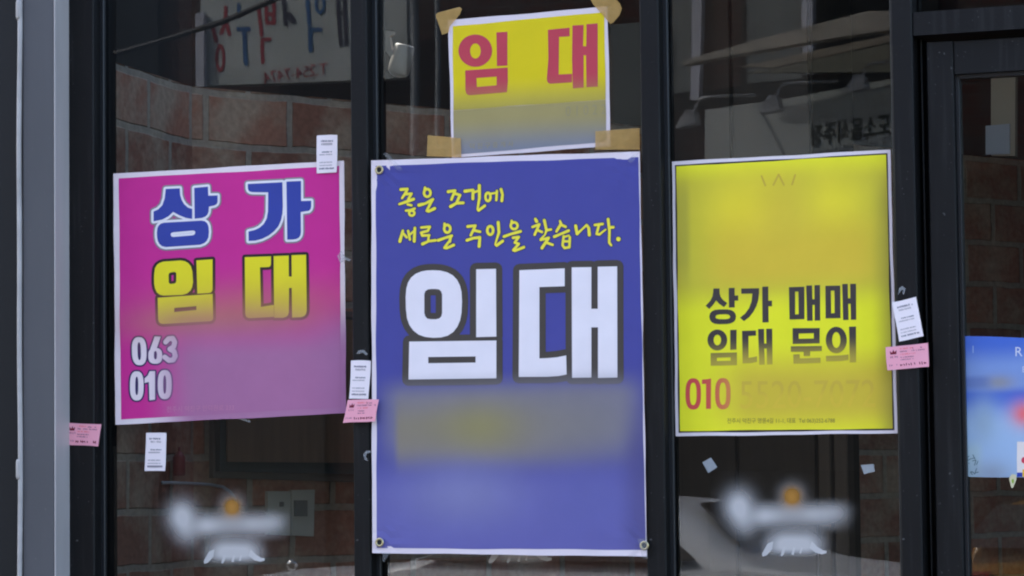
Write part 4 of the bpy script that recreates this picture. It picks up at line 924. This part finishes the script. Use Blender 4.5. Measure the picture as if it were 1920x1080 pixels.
strip([(1614, 872), (1638, 870), (1640, 884), (1620, 889)], .0448, scrap, 'tape_scrap', 'torn tape scrap on the right pane, nearer the door', 'tape', GS, .0001)
# cards
cw = ink('card_white', (216, 216, 240), None, .5, .3); cpk = ink('card_pink', (226, 156, 188), None, .5, .3)
cg = ink('card_grey_type', (160, 162, 182), None); cdk = ink('card_dark_type', (130, 133, 155), None); cr_ = ink('card_red_type', (205, 110, 130), None); cmr = ink('card_maroon', (104, 28, 56), None); cpt = ink('card_plum_type', (140, 96, 128), None)
def bil(q, u, v):
    (ax, ay), (bx, by), (cx, cy), (dx, dy) = q
    return ((ax*(1-u)+bx*u)*(1-v)+(dx*(1-u)+cx*u)*v, (ay*(1-u)+by*u)*(1-v)+(dy*(1-u)+cy*u)*v)
def scribble(q, u0, u1, v, h, rnd, gap=.35, w=.55):        # a line of type too small to read
    g = Glyph(); u = u0; st_ = h*.9
    while u < u1:
        if rnd.random() > gap*.5:
            k = rnd.random(); a = bil(q, u, v-h/2+h*.4*rnd.random()); b = bil(q, u+st_*.25*k, v+h/2-h*.3*rnd.random()); g.stroke([a, b], w)
            if rnd.random() > .5: g.stroke([bil(q, u, v), bil(q, u+st_*.5, v+h*.2*(rnd.random()-.5))], w)
        u += st_*rnd.uniform(.55, .9)
    return g
def white_card(q, y, label, seed):
    r = random.Random(seed); P = Print(y, (lambda x, z: .0004*(1+math.sin(z*30+seed))), .0004)
    o_ = P.quad(q, cw, 0, 12); P.back(o_, paper)
    for u0, u1, v, h, m, w_ in ((.18, .80, .155, .045, cdk, .6), (.22, .76, .235, .05, cg, .5), (.26, .78, .445, .03, cdk, .55), (.14, .76, .515, .025, cg, .45), (.14, .76, .72, .025, cg, .45), (.14, .76, .80, .022, cg, .4), (.13, .86, .885, .04, cdk, .6)):
        P.put(tri([scribble(q, u0, u1, v, h, r, w=w_)]), m, 1)
    return P.build('business_card', U(q[0][0], q[0][1], y), label, 'card', 'white business cards stuck on the front')
def pink_card(q, y, label, seed):
    r = random.Random(seed); P = Print(y, (lambda x, z: .0005*(1+math.sin(x*25+seed))), .0004)
    o_ = P.quad(q, cpk, 0, 12); P.back(o_, paper)
    def L(*p): return [bil(q, *k) for k in p]
    P.put(tri([Glyph().area(L((.10, .34), (.09, .18), (.14, .27), (.175, .14), (.20, .25), (.25, .17), (.24, .34)))]), cmr, 1)
    P.put(tri([scribble(q, .10, .26, .45, .09, r, .1, .6)]), cpt, 1)
    for u0, u1, v, h, m in ((.34, .62, .13, .06, cr_), (.63, .84, .15, .06, cpt), (.34, .92, .25, .06, cpt), (.34, .70, .37, .05, cr_), (.34, .66, .50, .05, cpt), (.34, .64, .60, .05, cpt), (.06, .26, .80, .07, cpt)):
        P.put(tri([scribble(q, u0, u1, v, h, r)]), m, 1)
    P.put(tri([scribble(q, .32, .90, .82, .10, r, .1, .8)]), cmr, 1)
    return P.build('business_card', U(q[0][0], q[0][1], y), label, 'card', 'pink business cards stuck on the front')
white_card([(594, 254), (632.5, 253), (631, 323), (594, 325)], .0355, 'white business card over the top right corner of the magenta poster', 1)
white_card([(274, 811.5), (312, 811.5), (309.5, 883), (271, 883)], .0445, 'white business card on the glass below the magenta poster', 2)
white_card([(658, 676), (695.3, 676.5), (690.5, 748), (654.5, 747.5)], -.0012, 'white business card on the frame bar between the magenta poster and the blue banner', 3)
white_card([(1672.5, 567), (1717.5, 556.5), (1731.5, 630), (1686, 640.5)], -.0012, 'tilted white business card on the frame bar right of the yellow poster', 4)
pink_card([(125.5, 792.5), (190, 795.5), (184, 837), (121.5, 834)], -.0012, 'pink business card on the dark jamb beside the grey post', 5)
pink_card([(652, 750), (710.5, 749), (703.5, 790), (643, 793)], -.0128, 'pink business card overlapping the left edge of the blue banner', 6)
pink_card([(1660.5, 651), (1740, 643), (1742, 687.5), (1664, 694.5)], -.0022, 'pink business card overlapping the right edge of the yellow poster', 7)
# ================================================================== WINDOW LETTERING (soft white film on the inside of the panes)
def decal(dx, dy, k, pane_o, label, feet=True):
    y = YG - .0006
    def T_(x, yy): return (435+dx+(x-435)*k, 1000+dy+(yy-1000)*k)
    org = U(*T_(430, 1000), y)
    def lay(sh):
        if sh[0] == 'g': cx, cy = T_(sh[1], sh[2]); return ('g', cx, cy, sh[3]*k, sh[4]*k)
        xs = [T_(v, 1000)[0] for v in sh[1:5]]; ys_ = [T_(435, v)[1] for v in sh[5:9]]; return ('b', *xs, *ys_)
    def f(t, X_, Z_, b):
        tot = None
        for sh, s in ((('g', 341, 968, 24, 27), .95), (('g', 352, 1000, 22, 22), .42), (('b', 352, 390, 490, 552, 950, 982, 984, 1020), .58), (('g', 388, 986, 24, 13), .25), (('g', 475, 982, 20, 12), .15), (('g', 516, 978, 20, 14), .2),
                      (('b', 372, 424, 458, 508, 996, 1034, 1040, 1060), .75), (('g', 434, 1036, 46, 18), .25)):
            v = math_(t, 'MULTIPLY', shape_value(t, X_, Z_, lay(sh), org, y), s)
            tot = v if tot is None else math_(t, 'ADD', tot, v)
        og = shape_value(t, X_, Z_, lay(('g', 435, 950, 18, 18)), org, y)
        mx = t.nodes.new('ShaderNodeMix'); mx.data_type = 'RGBA'; t.links.new(math_(t, 'MINIMUM', math_(t, 'MULTIPLY', og, 1.6), 1.0), mx.inputs[0])
        mx.inputs[6].default_value = (.60, .56, .53, 1); mx.inputs[7].default_value = (.50, .22, .03, 1); t.links.new(mx.outputs[2], b.inputs['Base Color'])
        return math_(t, 'MINIMUM', math_(t, 'ADD', tot, math_(t, 'MULTIPLY', og, .85)), .88)
    m = film_mat('window_lettering', G(.5), f, .5)
    q = [U(*T_(x, yy), y) for x, yy in ((290, 905), (590, 905), (590, 1085), (290, 1085))]
    V = list(q); F = [(0, 3, 2, 1)]; mi = [0]; sol = mat('lettering_white', (.64, .60, .57, 1), rough=.5)
    for gl in ([(382, 1052), (392, 1034), (402, 1030), (400, 1044), (390, 1055), (383, 1057)], [(415, 1055), (419, 1040), (424, 1040), (421, 1052), (417, 1057)], [(434, 1053), (437, 1041), (441, 1041), (438, 1054)], [(448, 1051), (451, 1041), (454, 1041), (451, 1052)],
               [(470, 1030), (480, 1040), (490, 1046), (496, 1047), (496, 1051), (488, 1053), (476, 1050), (466, 1042)]):
        n = len(V); V += [U(*T_(x, yy), y-.0004) for x, yy in gl]; F.append(tuple(range(n, n+len(gl)))); mi.append(1)
    o = obj('window_lettering', V, F, [m, sol], pane_o, origin=org, mi=mi); o['label'] = label
decal(0, 0, 1.0, panes[0], 'soft white shop lettering with an orange dot on the left pane')
decal(536, -3, 1.04, panes[1], 'white lettering feet showing under the blue banner')
decal(1050, -17, 1.06, panes[2], 'soft white shop lettering with an orange dot on the right pane')
